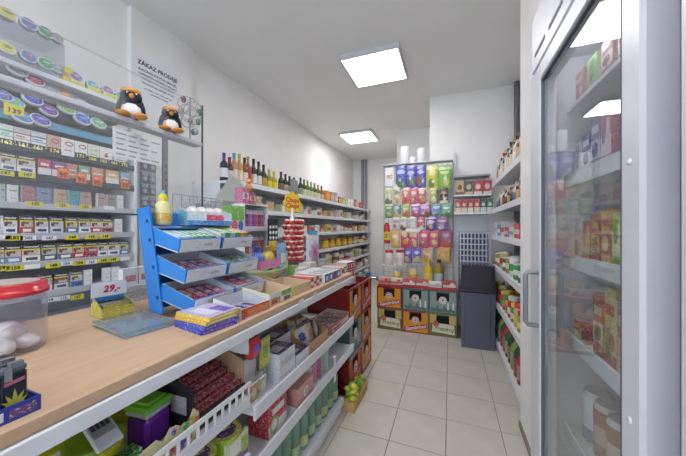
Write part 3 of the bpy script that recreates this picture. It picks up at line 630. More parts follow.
def in_tray(name, label, cat, c, r, px, py, me, m, grp, tilt=.42):
    _, _, tx, dy, zc = trays[c * 3 + r]
    o = thing(name, label, cat, [(name, me, m)], (0, 0, 0), 0, grp)
    o.matrix_world = inv @ TR(tx, dy, zc) @ RX(tilt) @ TR(px, .02 + py, .0045)
    return o
gum = lambda col, c2: carton(.022, .095, .014, col, top=col, tblocks=[(.2, .8, .1, .3, c2), (.2, .8, .45, .85, c2)])
for k in range(7):
    cc = [('#9ccbe0', '#dfeff4'), ('#d6e7ee', '#8fc0d8'), ('#9ccbe0', '#dfeff4'), ('#58b27c', '#dff0e4'), ('#3fa46c', '#e6f3ea'), ('#58b27c', '#dff0e4'), ('#3fa46c', '#dfeee4')][k]
    in_tray('gum_pack', f'{"pale blue" if k < 3 else "green"} gum pack, {ORD[k + 1]} from left in the top left blue tray', 'gum', 0, 0, -.078 + k * .026, .0, carton(.022, .115, .046, cc[0], top=cc[0], tblocks=[(.2, .8, .1, .3, cc[1]), (.2, .8, .45, .85, cc[1])]), 'busy', 'gum packs in the blue stand')
for k in range(6):
    cc = [('#e2e4dc', '#7fae5c'), ('#5aa455', '#dfeede'), ('#e2e4dc', '#6fae6c'), ('#6fae5c', '#e0ecd8'), ('#e0b46a', '#f1e2c4'), ('#d0603f', '#f1d0c4')][k]
    in_tray('gum_pack', f'{["white", "green", "white and green", "light green", "amber", "orange red"][k]} gum pack, {ORD[k + 1]} from left in the top right blue tray', 'gum', 1, 0, -.075 + k * .03, .0, carton(.026, .115, .058, cc[0], top=cc[0], tblocks=[(.2, .8, .1, .9, cc[1])]), 'busy', 'gum packs in the blue stand')
for (c, r, n, cols, nm) in ((0, 1, 4, ['#7d3f86', '#a85a90', '#54408f', '#b04a6a'], 'purple'), (1, 1, 5, ['#3f8a8c', '#7fb0a0', '#39705f', '#8fae9c', '#4c7f90'], 'teal'), (0, 2, 4, ['#a8324c', '#c05070', '#7a2f6a', '#b8456a'], 'crimson'), (1, 2, 3, ['#b8a8c8', '#c23a4a', '#8e7ab0'], 'mauve')):
    for k in range(n):
        wd = .16 / n
        in_tray('gum_pack', f'{nm} gum pack, {ORD[k + 1]} from left in the {["middle", "lowest"][r - 1]} {["left", "right"][c]} blue tray', 'gum', c, r, -.07 + wd * k + wd / 2 - .01, .01 - .004 * k, carton(wd - .006, .1, .034, cols[k], tblocks=[(.1, .9, .2, .8, '#d8c9d4'), (.2, .8, .35, .6, cols[k])]), 'busy', 'gum packs in the blue stand')
# ---- on top of the blue stand
ZT = CT + .332
def onstand(x, y): v = inv @ Vector((x, y, .317)); return (v.x, v.y, ZT)
thing('toy_bottle', 'yellow and white bottle shaped candy toy on the blue stand', 'toy', [('bottle_body', MB().lathe([(.026, 0), (.03, .008), (.03, .05), (.024, .06), (.028, .075), (.018, .09)], 14, '#d9cf9a'), 'gloss'),
      ('bottle_label', MB().lathe([(.0305, .012), (.0305, .046)], 14, '#c9a24a', caps=False), 'busy'), ('cap', MB().lathe([(.016, .09), (.018, .105), (.010, .12)], 12, '#cfc23a'), 'gloss'), ('tip', MB().lathe([(.008, .12), (.006, .135)], 10, '#7fb4c4'), 'gloss')], onstand(.06, .045))
bx = onstand(.25, .035)
thing('sweets_carton', 'open white and blue carton of bagged sweets on the blue stand', 'box', [('carton_body', tray(.20, .10, .055, '#7fc0d4', '#cfd6dc', .075, front='#c9d4e0'), 'busy'), ('front_print', MB().box(-.1, .1, -.0512, -.0502, .0, .02, '#3f7fc4'), 'busy'), ('front_print', MB().box(-.02, .06, -.0514, -.0503, .021, .045, '#d04a6a'), 'busy')], bx, LR - .25)
for k in range(4):
    thing('sweets_bag', ['clear white bag of sweets at the left of the open carton', 'clear white bag of sweets second in the open carton', 'clear white bag of sweets third in the open carton', 'clear white bag of sweets at the right of the open carton'][k], 'bag',
          [('sweets_bag', MB().ell((0, 0, .03), (.026, .036, .032), ['#d9d5d8', '#e3dfe0', '#d6cfd2', '#e0dad8'][k]), 'foil')], (bx[0] - .0, bx[1] - .068 + k * .046, bx[2] + .02), LR - .25, 'bags of sweets in the open carton')
thing('green_carton', 'green topped carton with blue and red print on the blue stand', 'box', [('green_carton', carton(.085, .06, .13, '#6db04c', bands=[(0, .45, '#d8d4d4')], discs=[(.3, .25, .2, .2, '#c84a50'), (.72, .25, .18, .2, '#3f66b8')]), 'busy')], (bx[0] + .012, bx[1] + .165, CT + .3), LR - .2)
# ---- flat candy boxes at the counter edge
fx = (-.75, .70)
for k in range(4):
    z = CT + [0, .0125, .025, .0375][k]; cb = ['#3a3fb4', '#4a52c0', '#d9b23a', '#e0bf48'][k]
    thing('candy_box', f'flat {["blue", "lighter blue", "yellow", "top yellow and lilac"][k]} candy box, {ORD[4 - k]} from top of the small stack', 'box', [('candy_box', carton(.125, .15, .012, cb, blocks=[(.1, .9, .25, .7, '#8a6ac0' if k < 2 else '#f0e2a0')], top='#b9b0d0' if k == 3 else cb, tblocks=[(.15, .5, .2, .8, '#d8d4e8'), (.55, .9, .1, .6, '#6a4ab0')] if k == 3 else ()), 'busy')], (fx[0] + .004 * (k % 2), fx[1] + .003 * k, z), LR - .2 + .05 * k, 'flat candy boxes')
def disp(name, label, x, y, w, d, h, out, inn, front, hb=None, rot=LR, blocks=(), z=CT):
    parts = [('tray_body', tray(w, d, h, out, inn, hb, front=front), 'print')]
    if blocks:
        for k, (a, b, c1, d1, cc) in enumerate(blocks):
            q = MB()
            yv = -d / 2 - .0006 - k * 2e-4; q.quad((-w / 2 + a * w, yv, c1 * h), (-w / 2 + b * w, yv, c1 * h), (-w / 2 + b * w, yv, d1 * h), (-w / 2 + a * w, yv, d1 * h), cc)
            parts.append(('front_print', q, 'busy'))
    return thing(name, label, 'tray', parts, (x, y, z), rot)
def bar(col, c2, w=.035, d=.11, h=.016): return carton(w, d, h, col, tblocks=[(.15, .85, .15, .85, c2), (.3, .7, .25, .75, col)], blocks=[(.1, .9, .2, .8, c2)])
# white tray with orange front
disp('display_tray', 'white open display tray with orange front on the counter edge', -.735, .855, .15, .135, .038, '#e4e2e2', '#cfd0d8', '#d5622c', .062, LR - .05, [(.0, .12, 0, 1, '#c23a2c'), (.2, .95, .2, .8, '#e0814a')])
for k in range(3):
    thing('candy_bar', f'lilac candy bar, {ORD[k + 1]} from left in the white and orange tray', 'candy', [('candy_bar', bar('#b9b4d4', '#6f62a8'), 'foil')], (-.735, .815 + k * .04, CT + .0045), LR, 'bars in the white and orange tray')
disp('display_tray', 'white and green open carton tray with food picture front', -.762, 1.03, .17, .17, .052, '#d9dcc8', '#cdb79a', '#dcdcd2', .075, LR, [(.05, .45, .1, .6, '#c98a62'), (.08, .3, .15, .45, '#b0503a'), (.5, .95, .55, .95, '#8fae4a'), (.6, .9, .1, .4, '#7a5a3c')])
disp('display_tray', 'long yellow edged open cardboard tray behind the food picture tray', -.905, 1.185, .16, .10, .04, '#d2c24a', '#cbb394', '#cdb992', .07, LR)
disp('display_tray', 'tan open cardboard tray with yellow end on the counter edge', -.765, 1.225, .17, .17, .046, '#d0b898', '#cdb498', '#d3bb9b', .055, LR, [(0, .12, 0, 1, '#d6c52e'), (.88, 1, 0, 1, '#d6c52e')])
for k in range(4):
    thing('snack_packet', f'red and white snack packet, {ORD[k + 1]} from left between the counter trays', 'packet', [('snack_packet', carton(.03, .13, .055, ['#c8383e', '#d9d4d0', '#c2423c', '#e0dcd8'][k], bands=[(.3, .6, ['#e6dcd8', '#c23a44', '#e8e0d4', '#c04048'][k])]), 'busy')], (-.75, 1.335 + k * .034, CT), LR, 'snack packets between the counter trays')
for k in range(4):
    thing('biscuit_pack', f'blue and white biscuit pack, {ORD[k + 1]} from left on the counter edge', 'biscuits', [('biscuit_pack', carton(.055, .20, .05, '#dfe3ea', bands=[(0, 1, '#2f5fb4' if k % 2 == 0 else '#3a6cc0')], discs=[(.5, .5, .3, .3, '#d8443c' if k == 2 else '#e8e4e0')], tblocks=[(.15, .85, .0, .75, '#e6e8ee'), (.3, .7, .1, .6, '#3f66b0')]), 'busy')], (-.775, 1.50 + k * .062, CT), LR, 'biscuit packs on the counter edge')
for k in range(3):
    thing('wafer_pack', f'pale brown and pink wafer pack, {ORD[k + 1]} from left near the counter end', 'wafers', [('wafer_pack', carton(.045, .16, .05, ['#c89a8c', '#d8cfcc', '#b88a7c'][k], bands=[(.2, .7, ['#e6d9d2', '#8a6f6a', '#d9c4b8'][k])]), 'busy')], (-.77, 1.755 + k * .05, CT), LR, 'wafer packs near the counter end')
# price cards clipped to the counter edge
for k, (u, v) in enumerate(((301, 301), (315, 294), (336, 284))):
    thing('price_card', f'small white price card, {ORD[k + 1]} from left on the counter edge', 'card', [('price_card', MB().box(-.022, .022, -.001, 0, -.018, .018, '#e4e4ea'), 'print')], (XG + .001, yx(u, XG), zx(u, v, XG) - .01), LR, 'price cards on the counter edge')
# ---- second row on the counter
thing('sweets_bowl', 'shallow green glass bowl under the pink sweets box', 'bowl', [('bowl', MB().lathe([(.05, 0), (.055, .004), (.12, .05), (.14, .085), (.135, .086), (.05, .01)], 24, '#b0bf8c', sy=1.25), 'busy')], (-1.05, 1.37, CT))
thing('pink_box', 'pink open box of small sweets on the green bowl', 'box', [('pink_box', tray(.19, .11, .05, '#d86aa8', '#c890b0', front='#dd7ab0'), 'busy')], (-1.02, 1.36, CT + .087), LR)
for k, (dy, dx, cc, d, r) in enumerate(((-.055, 0, '#2f5fc4', 'bright blue', .047), (-.015, -.02, '#3f77c8', 'mid blue', .03), (.03, .01, '#d8bc3c', 'yellow', .047), (.065, -.01, '#d9a060', 'peach', .03))):
    thing('sweets_bag', f'{d} twisted sweets bag in the pink box', 'bag', [('sweets_bag', MB().ell((0, 0, .045), (r, r * .9, .045), cc, 12, 8).lathe([(.006, .088), (.022, .118)], 8, cc), 'foil')], (-1.02 + dx, 1.36 + dy, CT + .094), k * .8)
for k, (x, y, c1, c2, d, hh) in enumerate(((-.98, 1.49, '#6fa3cc', '#e3e0d6', 'blue and white', .15), (-1.06, 1.52, '#c9a23c', '#d84a3c', 'yellow and red', .16), (-1.0, 1.545, '#8fb4c4', '#d6d9a0', 'pale blue', .14))):
    thing('crisp_bag', f'{d} small snack bag behind the pink box', 'bag', [('crisp_bag', pouch(.10, hh * 1.2, .04, c1, [(.5, .5, .3, .2, c2)], crimp=c1), 'foil')], (x, y, CT + .001 + (.045 if k < 2 else .0)), LR)
# white dispenser with purple sweets
dx_, dy_ = -1.22, 1.50
thing('sweets_dispenser', 'white shelf dispenser with rows of pink and purple sweets', 'dispenser', [('cabinet', MB().box(-.12, .12, .045, .05, 0, .47, '#d3d5dc').box(-.12, -.115, -.05, .045, 0, .47, '#d9dbe0').box(.115, .12, -.05, .045, 0, .47, '#d9dbe0').box(-.115, .115, -.05, .045, .465, .47, '#d9dbe0')
      .box(-.115, .115, -.05, .045, .30, .308, '#e2e3e8').box(-.115, .115, -.05, .045, .14, .148, '#e2e3e8').box(-.115, .115, -.052, -.05, .308, .33, '#d9dbe2'), 'print')], (dx_, dy_, CT), LR)
for k in range(7):
    thing('sweet_tube', f'{["magenta", "purple", "pink", "violet", "rose", "plum", "dark pink"][k]} sweets tube, {ORD[k + 1]} from left in the white dispenser', 'sweets', [('sweet_tube', MB().lathe([(.013, 0), (.013, .10, '#e3c9d6'), (.013, .11, '#d9d4dc'), (.008, .13)], 10, ['#b03c86', '#6a3f98', '#d0689c', '#7c48a8', '#c4507c', '#7a3468', '#b8447c'][k]), 'busy')], (dx_ + .02, dy_ - .095 + k * .03, CT + .3085), 0, 'sweets tubes in the white dispenser')
    thing('sweet_tube', f'sweets tube, {ORD[k + 1]} from left on the lower shelf of the white dispenser', 'sweets', [('sweet_tube', MB().lathe([(.013, 0), (.013, .09, '#d9c9d0'), (.008, .115)], 10, ['#8a4a86', '#b8506c', '#c9a0b4', '#6c4c98', '#a84a7c', '#c46a4c', '#94507c'][k]), 'busy')], (dx_ + .02, dy_ - .095 + k * .03, CT + .1485), 0, 'sweets tubes in the white dispenser')
# boxes on the dispenser
for k, (dy, c1, c2, d) in enumerate(((-.085, '#b8648c', '#e6d6dc', 'pink'), (-.02, '#a04a78', '#e0c09a', 'plum'), (.05, '#c9b48c', '#7a5a86', 'beige'))):
    thing('sweets_box', f'{d} sweets box on top of the white dispenser', 'box', [('sweets_box', carton(.055, .06, .10 - .02 * k, c1, bands=[(.3, .7, c2)], discs=[(.5, .5, .3, .2, c1)]), 'busy')], (dx_, dy_ + dy, CT + .4705), LR)
thing('orange_toy', 'small orange bear shaped sweets toy above the plum box', 'toy', [('body', MB().ell((0, 0, .03), (.024, .02, .03), '#c98a44'), 'gloss'), ('head', MB().ell((0, 0, .07), (.02, .018, .018), '#d09a54').ell((-.016, 0, .088), (.007, .005, .007), '#b87a38', 8, 6).ell((.016, 0, .088), (.007, .005, .007), '#b87a38', 8, 6), 'gloss')], (dx_, dy_ - .02, CT + .5506), LR)
# ---- lollipop tower
lp = bpy.data.objects.new('lollipop_stand', None); COL.objects.link(lp); tag(lp, 'lollipop display tower with yellow flower shaped sign', 'stand'); lx, ly = -1.06, 1.75; lp.location = (lx, ly, CT); lp.rotation_euler = (0, 0, LR - .35)
mk('pole', MB().lathe([(.05, 0), (.05, .01), (.012, .014), (.012, .46)], 14, '#e2e2e6'), 'gloss', lp)
for r in range(5): mk('ring', MB().lathe([(.045, .115 + r * .062), (.05, .12 + r * .062), (.045, .125 + r * .062)], 16, '#c8ccd4'), 'gloss', lp)
fl_ = [(.075 * (1 + .1 * math.cos(8 * t)) * math.cos(t), .075 * (1 + .1 * math.cos(8 * t)) * math.sin(t)) for t in [2 * PI * i / 48 for i in range(48)]]
sgn = mk('sign', MB().prism([(a, .50 + b) for a, b in fl_], -.004, .004, '#e6bb2c'), 'print', lp)
mk('sign_edge', MB().prism([(a * .9, .50 + b * .9) for a, b in fl_], -.0052, -.0042, '#eec63a'), 'print', sgn)
put_text('Chupa', .046, '#c8303a', sgn, (0, -.0062, .519), bold=.0014); put_text('Chups', .046, '#c8303a', sgn, (0, -.0062, .478), bold=.0014)
lolly = MB().ell((0, 0, 0), (.0155, .0155, .0155), '#c8403c', 10, 7); lolly2 = MB().ell((0, 0, 0), (.0155, .0155, .0155), '#dd8a78', 10, 7)
LM = []
for c_a, c_b in (('#b83038', '#e6c8b4'), ('#cf5a50', '#f0dccb'), ('#a82c3a', '#d9a08c')):
    mm = MB(); vs = []; mm.ell((0, 0, 0), (.0195, .0195, .0195), c_a, 10, 8)
    mm.C = [rgb(c_b) if (i // 10) in (5, 6) else c for i, c in enumerate(mm.C)]
    mm.tube([(0, .014, -.002), (0, .045, -.008)], .0018, 5, '#eeeeee'); LM.append(mm.mesh('lollipop'))
iv = TR(lx, ly, CT) @ RZ(LR - .35)
for r in range(8):
    for k in range(7):
        a = -PI / 2 + (k - 3 + .5 * (r % 2)) * .5; z = .105 + r * .037
        o = thing('lollipop', f'wrapped red lollipop, {ORD[k + 1]} from left in ring {["one", "two", "three", "four", "five", "six", "seven", "eight"][r]} of the lollipop tower', 'lollipop', [('lollipop', LM[(r * 3 + k) % 3], 'gloss')], (0, 0, 0), 0, 'lollipops in the tower')
        o.matrix_world = iv @ TR(.068 * math.cos(a), .068 * math.sin(a), z) @ RZ(a + PI / 2)
# black and white patterned card, red cone, price stands
cd_ = thing('sweets_card', 'black card with white heart shaped sweets beside the lollipops', 'card', [('card', MB().box(-.04, .04, 0, .006, 0, .33, '#33353c'), 'print')] + [('white_piece', MB().ell((-.024 + .024 * (k % 3), -.004, .03 + .035 * (k // 3)), (.009, .005, .012), '#d9d9dc', 8, 6), 'gloss') for k in range(24)], (-1.09, 1.56, CT + .05), LR - .3)
thing('gift_bag', 'clear bag of pink and green sweets standing at the counter end', 'bag', [('bag', pouch(.155, .27, .06, '#c9c9d4', [(.5, .5, .35, .3, '#b48ab8'), (.45, .55, .15, .15, '#b8488c'), (.5, .2, .3, .1, '#8fae6c')], crimp='#d9dce2'), 'foil'), ('blue_clip', MB().box(-.05, .05, -.008, .008, .272, .3, '#4f9ac8'), 'gloss')], (-.955, 1.865, CT), LR - .2)
for k, (x, y, w, h, c1, c2, d) in enumerate(((-.95, 1.66, .10, .055, '#d8d8da', '#b8b07a', 'white lidded pack'), (-.95, 1.78, .1, .075, '#e2dfdd', '#c23a3a', 'white and red pack'), (-1.0, 1.62, .06, .07, '#7fb05c', '#d8dccc', 'green pack'))):
    thing('sweets_pack', f'{d} in the second row at the counter end', 'packet', [('sweets_pack', carton(w, .09, h, c1, bands=[(.1, .45, c2)]), 'busy')], (x, y, CT), LR)
HHC = .7885
for k in range(3):
    rb = thing('rice_carton', ['bottom red and white marked carton on the end crates', 'middle red and white marked carton on the end crates', 'top red and white marked carton on the end crates'][k], 'box', [('rice_carton', carton(.15, .10, .062, '#d9cdc8', bands=[(.05, .95, '#b83a40' if k else '#d8d0cc')], blocks=[(.05, .95, .25, .75, '#e4dcd8')]), 'print')], (-.80, 2.17 - .01 * k, HHC + .0625 * k), LR - .1)
    mk('print_mark', MB().box(-.055, -.035, -.0525, -.0515, .018, .044, '#b8323a').box(-.025, -.005, -.0525, -.0515, .018, .044, '#b8323a').disc(.03, .031, .016, .016, -.0525, '#b8323a'), 'print', rb)
# ================================================================ UNDER THE COUNTER
Z2, Z3, Z1 = .5975, .4025, .1005
# near bay, upper shelf ------------------------------------------------
ZN = .6625
thing('yellow_board', 'bright yellow card backing behind the near sweets tubs', 'board', [('yellow_board', MB().box(-.28, .28, -.004, .0, 0, .19, '#c6c41c'), 'print')], (-.875, .29, ZN), LR)
thing('yellow_tub', 'yellow plastic tub under the white price display', 'tub', [('tub_body', MB().lathe([(.045, 0), (.054, .09)], 20, '#d6c83a'), 'gloss'), ('rim', MB().lathe([(.056, .088), (.058, .098), (.05, .098)], 20, '#86b03c'), 'gloss')], (-.775, .405, ZN))
pd = thing('price_display', 'grey and white plastic price display on the yellow tub', 'display', [('display_body', MB().rbox(-.026, .026, -.036, .036, 0, .01, .002, '#c4c7d0'), 'gloss'), ('display_screen', MB().box(-.021, .021, -.008, .03, .0101, .0108, '#8b8e99'), 'print')]
           + [('digit_bar', MB().box(-.018 + k * .0095, -.011 + k * .0095, .01, .024, .0109, .0114, '#3b3d47'), 'print') for k in range(4)], (-.74, .40, ZN + .118), (.6, 0, LR))
thing('sweets_bag', 'clear bag of coloured sweets at the near end under the counter', 'bag', [('sweets_bag', pouch(.13, .15, .06, '#b4b2b4', [(.3, .4, .2, .2, '#b86a5a'), (.7, .5, .18, .25, '#6a7f9c'), (.55, .25, .15, .12, '#c9b48a')], crimp='#c9c9cc'), 'foil')], (-.715, .25, ZN + .001), LR)
thing('green_tray', 'green and dark printed sweets tray in front of the yellow tub', 'tray', [('green_tray', tray(.12, .035, .075, '#4f9a3c', '#35602c', front='#3f8a34'), 'busy'), ('front_print', MB().box(-.05, .05, -.0187, -.0177, .025, .065, '#6a3a5c'), 'busy')], (-.69, .385, ZN), LR)
thing('sweets_tub', 'square tub with lime green lid and purple sweets', 'tub', [('tub_body', MB().rbox(-.038, .038, -.038, .038, 0, .085, .01, '#6a2f9c'), 'gloss'), ('tub_collar', MB().rbox(-.039, .039, -.039, .039, .085, .1, .006, '#b9b4c4'), 'gloss'), ('lid', MB().rbox(-.043, .043, -.043, .043, .1, .116, .006, '#6fb83a').rbox(-.03, .03, -.03, .03, .116, .123, .004, '#84c84c'), 'gloss')], (-.775, .53, ZN), LR + .1)
hd = MB(); hp = [(-.14, 0), (.14, 0)] + [(.14 - .28 * k / 16, .066 + .01 * math.sin(k * 1.9) + .012 * (k % 4 == 1)) for k in range(17)]
hd.prism(hp, -.0015, .0015, '#d0c8a0')
hx = MB()
for k in range(60):
    cc = ['#c83c8c', '#d8d24a', '#6f4ab0', '#4fae5c', '#d84a5c', '#9cc84a', '#d8883c'][k * 5 % 7]; q = (k * .618) % 1; hx.disc(-.132 + .264 * (k * .377 % 1), .014 + .05 * q, .006 + .01 * (k * .73 % 1), .006 + .007 * (k * .41 % 1), -.0022 - k * 1e-5, cc, 8)
thing('header_card', 'wavy topped multicoloured sweets header card behind the slotted fence', 'card', [('card', hd, 'print'), ('fruit_print', hx, 'busy')], (-.665, .455, ZN), LR)
# chocolate bar tray
tb = MB().box(-.105, .105, -.1, .1, 0, .004, '#b89a7c').box(-.105, .105, -.1, -.096, .004, .045, '#38343a').box(-.105, .105, .096, .1, .004, .18, '#2c2a30', front='#bb9d80')
sd = [(-.096, .004), (.096, .004), (.096, .18), (-.096, .12)]
thing('chocolate_tray', 'black edged cardboard tray of dark red chocolate bars', 'tray', [('tray_body', tb, 'print', [('raised_floor', MB().prismx([(-.094, .006), (.094, .006), (.094, .115), (-.094, .02)], -.1005, .1005, '#4a3830'), 'print')]),
      ('side_wall', MB().prismx(sd, -.105, -.1008, '#2c2a30'), 'print', [('end_print', MB().box(-.1062, -.1052, -.07, -.01, .05, .10, '#b4b4b8'), 'busy')]), ('side_wall', MB().prismx(sd, .1008, .105, '#b0967a'), 'print')], (-.775, .694, ZN), LR)
for k in range(6):
    thing('chocolate_bar', f'long {["dark red", "crimson"][k % 2]} chocolate bar row, {ORD[k + 1]} from the front of the black tray', 'chocolate', [('chocolate_bar', carton(.196, .0215, .022, ['#8a2832', '#983440'][k % 2], tblocks=[(.03, .97, .3, .7, '#b86870'), (0, .03, 0, 1, '#c9b08a'), (.97, 1, 0, 1, '#c9b08a')], blocks=[(.04, .96, .3, .7, '#b05a62')], side='#c9b08a'), 'busy')], (-.697 - k * .0305, .694, ZN + .038 + k * .0158), (0, 0, LR), 'chocolate bars in the black tray')
# bits at the upright
thing('candy_ball', 'round red candy pack with violet print near the upright', 'candy', [('candy_ball', MB().ell((0, 0, .045), (.045, .026, .045), '#c8303c', 14, 10), 'gloss'), ('round_print', MB().ell((0, -.012, .045), (.026, .0165, .026), '#7a4ab8', 12, 8), 'gloss')], (-.70, .868, Z2 + .156), LR)
thing('candy_packet', 'yellow green candy packet hanging beside the round red one', 'candy', [('candy_packet', pouch(.07, .12, .012, '#c9c24a', [(.5, .55, .3, .25, '#7fa83c')], crimp='#a8b04a'), 'foil')], (-.70, .945, Z2 + .09), LR)
thing('candy_stand', 'white plastic stand carrying small candy packets at the upright', 'stand', [('candy_stand', MB().box(-.065, .01, -.02, .02, 0, .155, '#dcdde2').box(.01, .06, -.02, .02, 0, .065, '#dcdde2').box(.01, .06, .01, .02, .065, .20, '#dcdde2').box(.055, .06, -.03, .02, .065, .17, '#dcdde2'), 'print')], (-.74, .90, Z2), LR)
for k in range(2):
    thing('candy_packet', ['orange small candy packet on the shelf edge by the upright', 'pale green small candy packet on the shelf edge by the upright'][k], 'candy', [('candy_packet', pouch(.05, .075, .012, ['#c98a4a', '#a8b48a'][k], [(.5, .5, .3, .25, '#e0d0b0')]), 'foil')], (-.685, .855 + k * .055, Z2 + .0005), LR)
# far bay, upper shelf ----------------------------------------------------
for k, (dx, dy, lv) in enumerate(((0, 0, 0), (0, 0, 1), (-.105, .0, 0), (-.105, 0, 1), (0, .135, 0), (-.105, .135, 0), (0, .135, 1), (-.105, .135, 1))):
    if k == 6: continue
    nm = ['front left lower', 'front left upper', 'rear left lower', 'rear left upper', 'front right lower', 'rear right lower', 'front right upper', 'rear right upper'][k]
    thing('wafer_carton', f'{nm} white and navy carton of the stacked cartons', 'box', [('wafer_carton', carton(.125, .095, .062, '#d8d8de', bands=[(.36, .42, '#9a9ca8')], blocks=[(.1, .9, .12, .3, '#c2c3cc')], top='#3b3f66', tblocks=[(.1, .6, .2, .8, '#c8c8da'), (.65, .92, .25, .75, '#8a6a9c')]), 'busy')], (-.71 + dx, 1.055 + dy, Z2 + lv * .0625), LR, 'stacked white and navy cartons')
disp('bag_tray', 'deep tan cardboard box of mixed snack packets', -.77, 1.385, .25, .20, .06, '#c29a7c', '#b8977a', '#c49c80', .13, LR, z=Z2)
mixc = ['#c9cbd0', '#d8b45c', '#6f9fc4', '#3c3f8c', '#d9c9a0', '#8a5a4c', '#a8c4d4', '#e0c460', '#b4b8c0', '#6a4a7c', '#d8d4cc', '#c87f4a']
for k in range(12):
    x = -.71 - (k % 4) * .038; y = 1.30 + (k // 4) * .07
    thing('snack_packet', f'{["silver", "mustard", "sky blue", "navy", "cream", "brown", "ice blue", "golden", "grey", "violet", "off-white", "orange"][k]} snack packet in the deep tan box', 'packet', [('snack_packet', pouch(.075, .095, .025, mixc[k], [(.5, .5, .3, .25, mixc[(k * 5 + 3) % 12])], crimp=mixc[k]), 'foil')], (x, y, Z2 + .034), (-.45 + .12 * (k % 3), .1 * ((k * 7) % 5 - 2), LR + .25 * ((k * 3) % 5 - 2)), 'snack packets in the tan box')
disp('bar_tray', 'open red edged tray of striped candy bars near the counter end', -.755, 1.715, .32, .17, .058, '#b08074', '#c0a890', '#b4564c', .065, LR, [(.05, .95, .2, .75, '#cfb8ac'), (.1, .5, .3, .6, '#b03c40')], z=Z2)
for k in range(10):
    for r in range(2):
        thing('candy_bar', f'{["navy", "white and red", "black"][(k + r) % 3]} candy bar, {ORD[k + 1]} from left in {["front", "rear"][r]} of the red edged tray', 'candy', [('candy_bar', bar(['#3b3f5c', '#cfc4c6', '#4a3a44'][(k + r) % 3], ['#d8d8e0', '#b04048', '#c9b0b4'][(k + r) % 3], .026, .075, .05), 'foil')], (-.715 - r * .08, 1.578 + k * .03, Z2 + .0045), LR, 'candy bars in the red edged tray')
Z3N = .4675
# near bay, middle shelf ---------------------------------------------------
for k, (x, y) in enumerate(((-.712, .632), (-.712, .742), (-.84, .735), (-.712, .522), (-.84, .61))):
    lid = MB().lathe([(.054, .095), (.054, .098)], 24, '#b9b83c').lathe([(.036, .0983), (.036, .0988)], 18, '#5c3a6c')
    lid.ell((.012, .01, .0988), (.022, .014, .0012), '#c9c05a', 10, 4).ell((-.02, -.016, .0988), (.014, .009, .001), '#8a5a94', 8, 4)
    thing('snack_cup', f'lime green cup with yellow and purple foil lid, {["between two other front cups", "beside the red carton", "in the rear at the upright", "nearest the camera", "in the rear at the left"][k]}', 'cup', [('cup_body', MB().lathe([(.042, 0), (.051, .095)], 24, '#9cc02c'), 'gloss'), ('foil_lid', lid, 'busy')], (x, y, Z3N), LR, 'lime green snack cups')
thing('leaflet_box', 'green white and purple leaflet shaped carton beside the cups', 'box', [('leaflet_box', carton(.10, .012, .085, '#c9d0a8', bands=[(0, .3, '#8a4a8c')], blocks=[(.1, .6, .4, .9, '#e3e4dc'), (.65, .95, .2, .8, '#9cb84a')]), 'busy')], (-.658 - .01, .85 - .1, Z3N), (0, 0, LR))
thing('red_carton', 'red and white rounded food carton on the middle shelf', 'box', [('red_carton', carton(.13, .10, .135, '#c2303a', bands=[(0, .35, '#e2dcd8')], discs=[(.3, .3, .25, .25, '#8fae4a'), (.3, .3, .16, .16, '#d9d4c4')], blocks=[(.2, .85, .6, .8, '#e6dcdc')], side='#b42a36'), 'busy')], (-.725, 1.0, Z3), LR)
# far bay, middle shelf  ------------------------------------------------------
thing('pink_carton', 'pink carton with white picture on the middle shelf', 'box', [('pink_carton', carton(.16, .11, .085, '#d9958c', discs=[(.5, .45, .16, .3, '#e6e2dc'), (.5, .45, .08, .15, '#9fb0a8')], top='#dca49a'), 'busy')], (-.725, 1.235, Z3), LR)
for k, (y, c1, c2, d) in enumerate(((1.35, '#c87f9c', '#d9d0d4', 'pink striped'), (1.40, '#b84a86', '#d9c4d0', 'magenta'), (1.45, '#8fb8a4', '#dfe4e0', 'sage green'), (1.505, '#a8c4b4', '#e6e8e8', 'pale green'))):
    thing('soft_pack', f'{d} soft pack leaning on the middle shelf', 'packet', [('soft_pack', pouch(.12, .13, .04, c1, [(.5, .6, .3, .2, c2)], crimp=c2), 'foil')], (-.73, y, Z3 + .002), (0, 0, .35), 'soft packs on the middle shelf')
thing('white_strip', 'white paper strip hanging over the middle shelf edge', 'paper', [('white_strip', MB().box(-.018, .018, -.001, 0, -.10, .05, '#e2e2e6').box(-.018, .018, 0, .03, .049, .05, '#e2e2e6'), 'print')], (XG + .002, 1.56, .425), LR)
# bottom shelf: green water bottles
PB = pet(.27, .0415, '#b4e0cc', '#c4c83a', '#9fb890'); PB2 = pet(.27, .0415, '#c0e4d8', '#d0c858', '#c0bc80')
for r in range(3):
    for k in range(12):
        y = .80 + k * .084
        thing('water_bottle', f'clear green water bottle, {ORD[12 - k]} from the far end in the {["front", "second", "third"][r]} bottle row', 'bottle', PB if (k + r) % 3 else PB2, (-.74 - r * .095, y, Z1), 0, 'green water bottles on the bottom shelf')
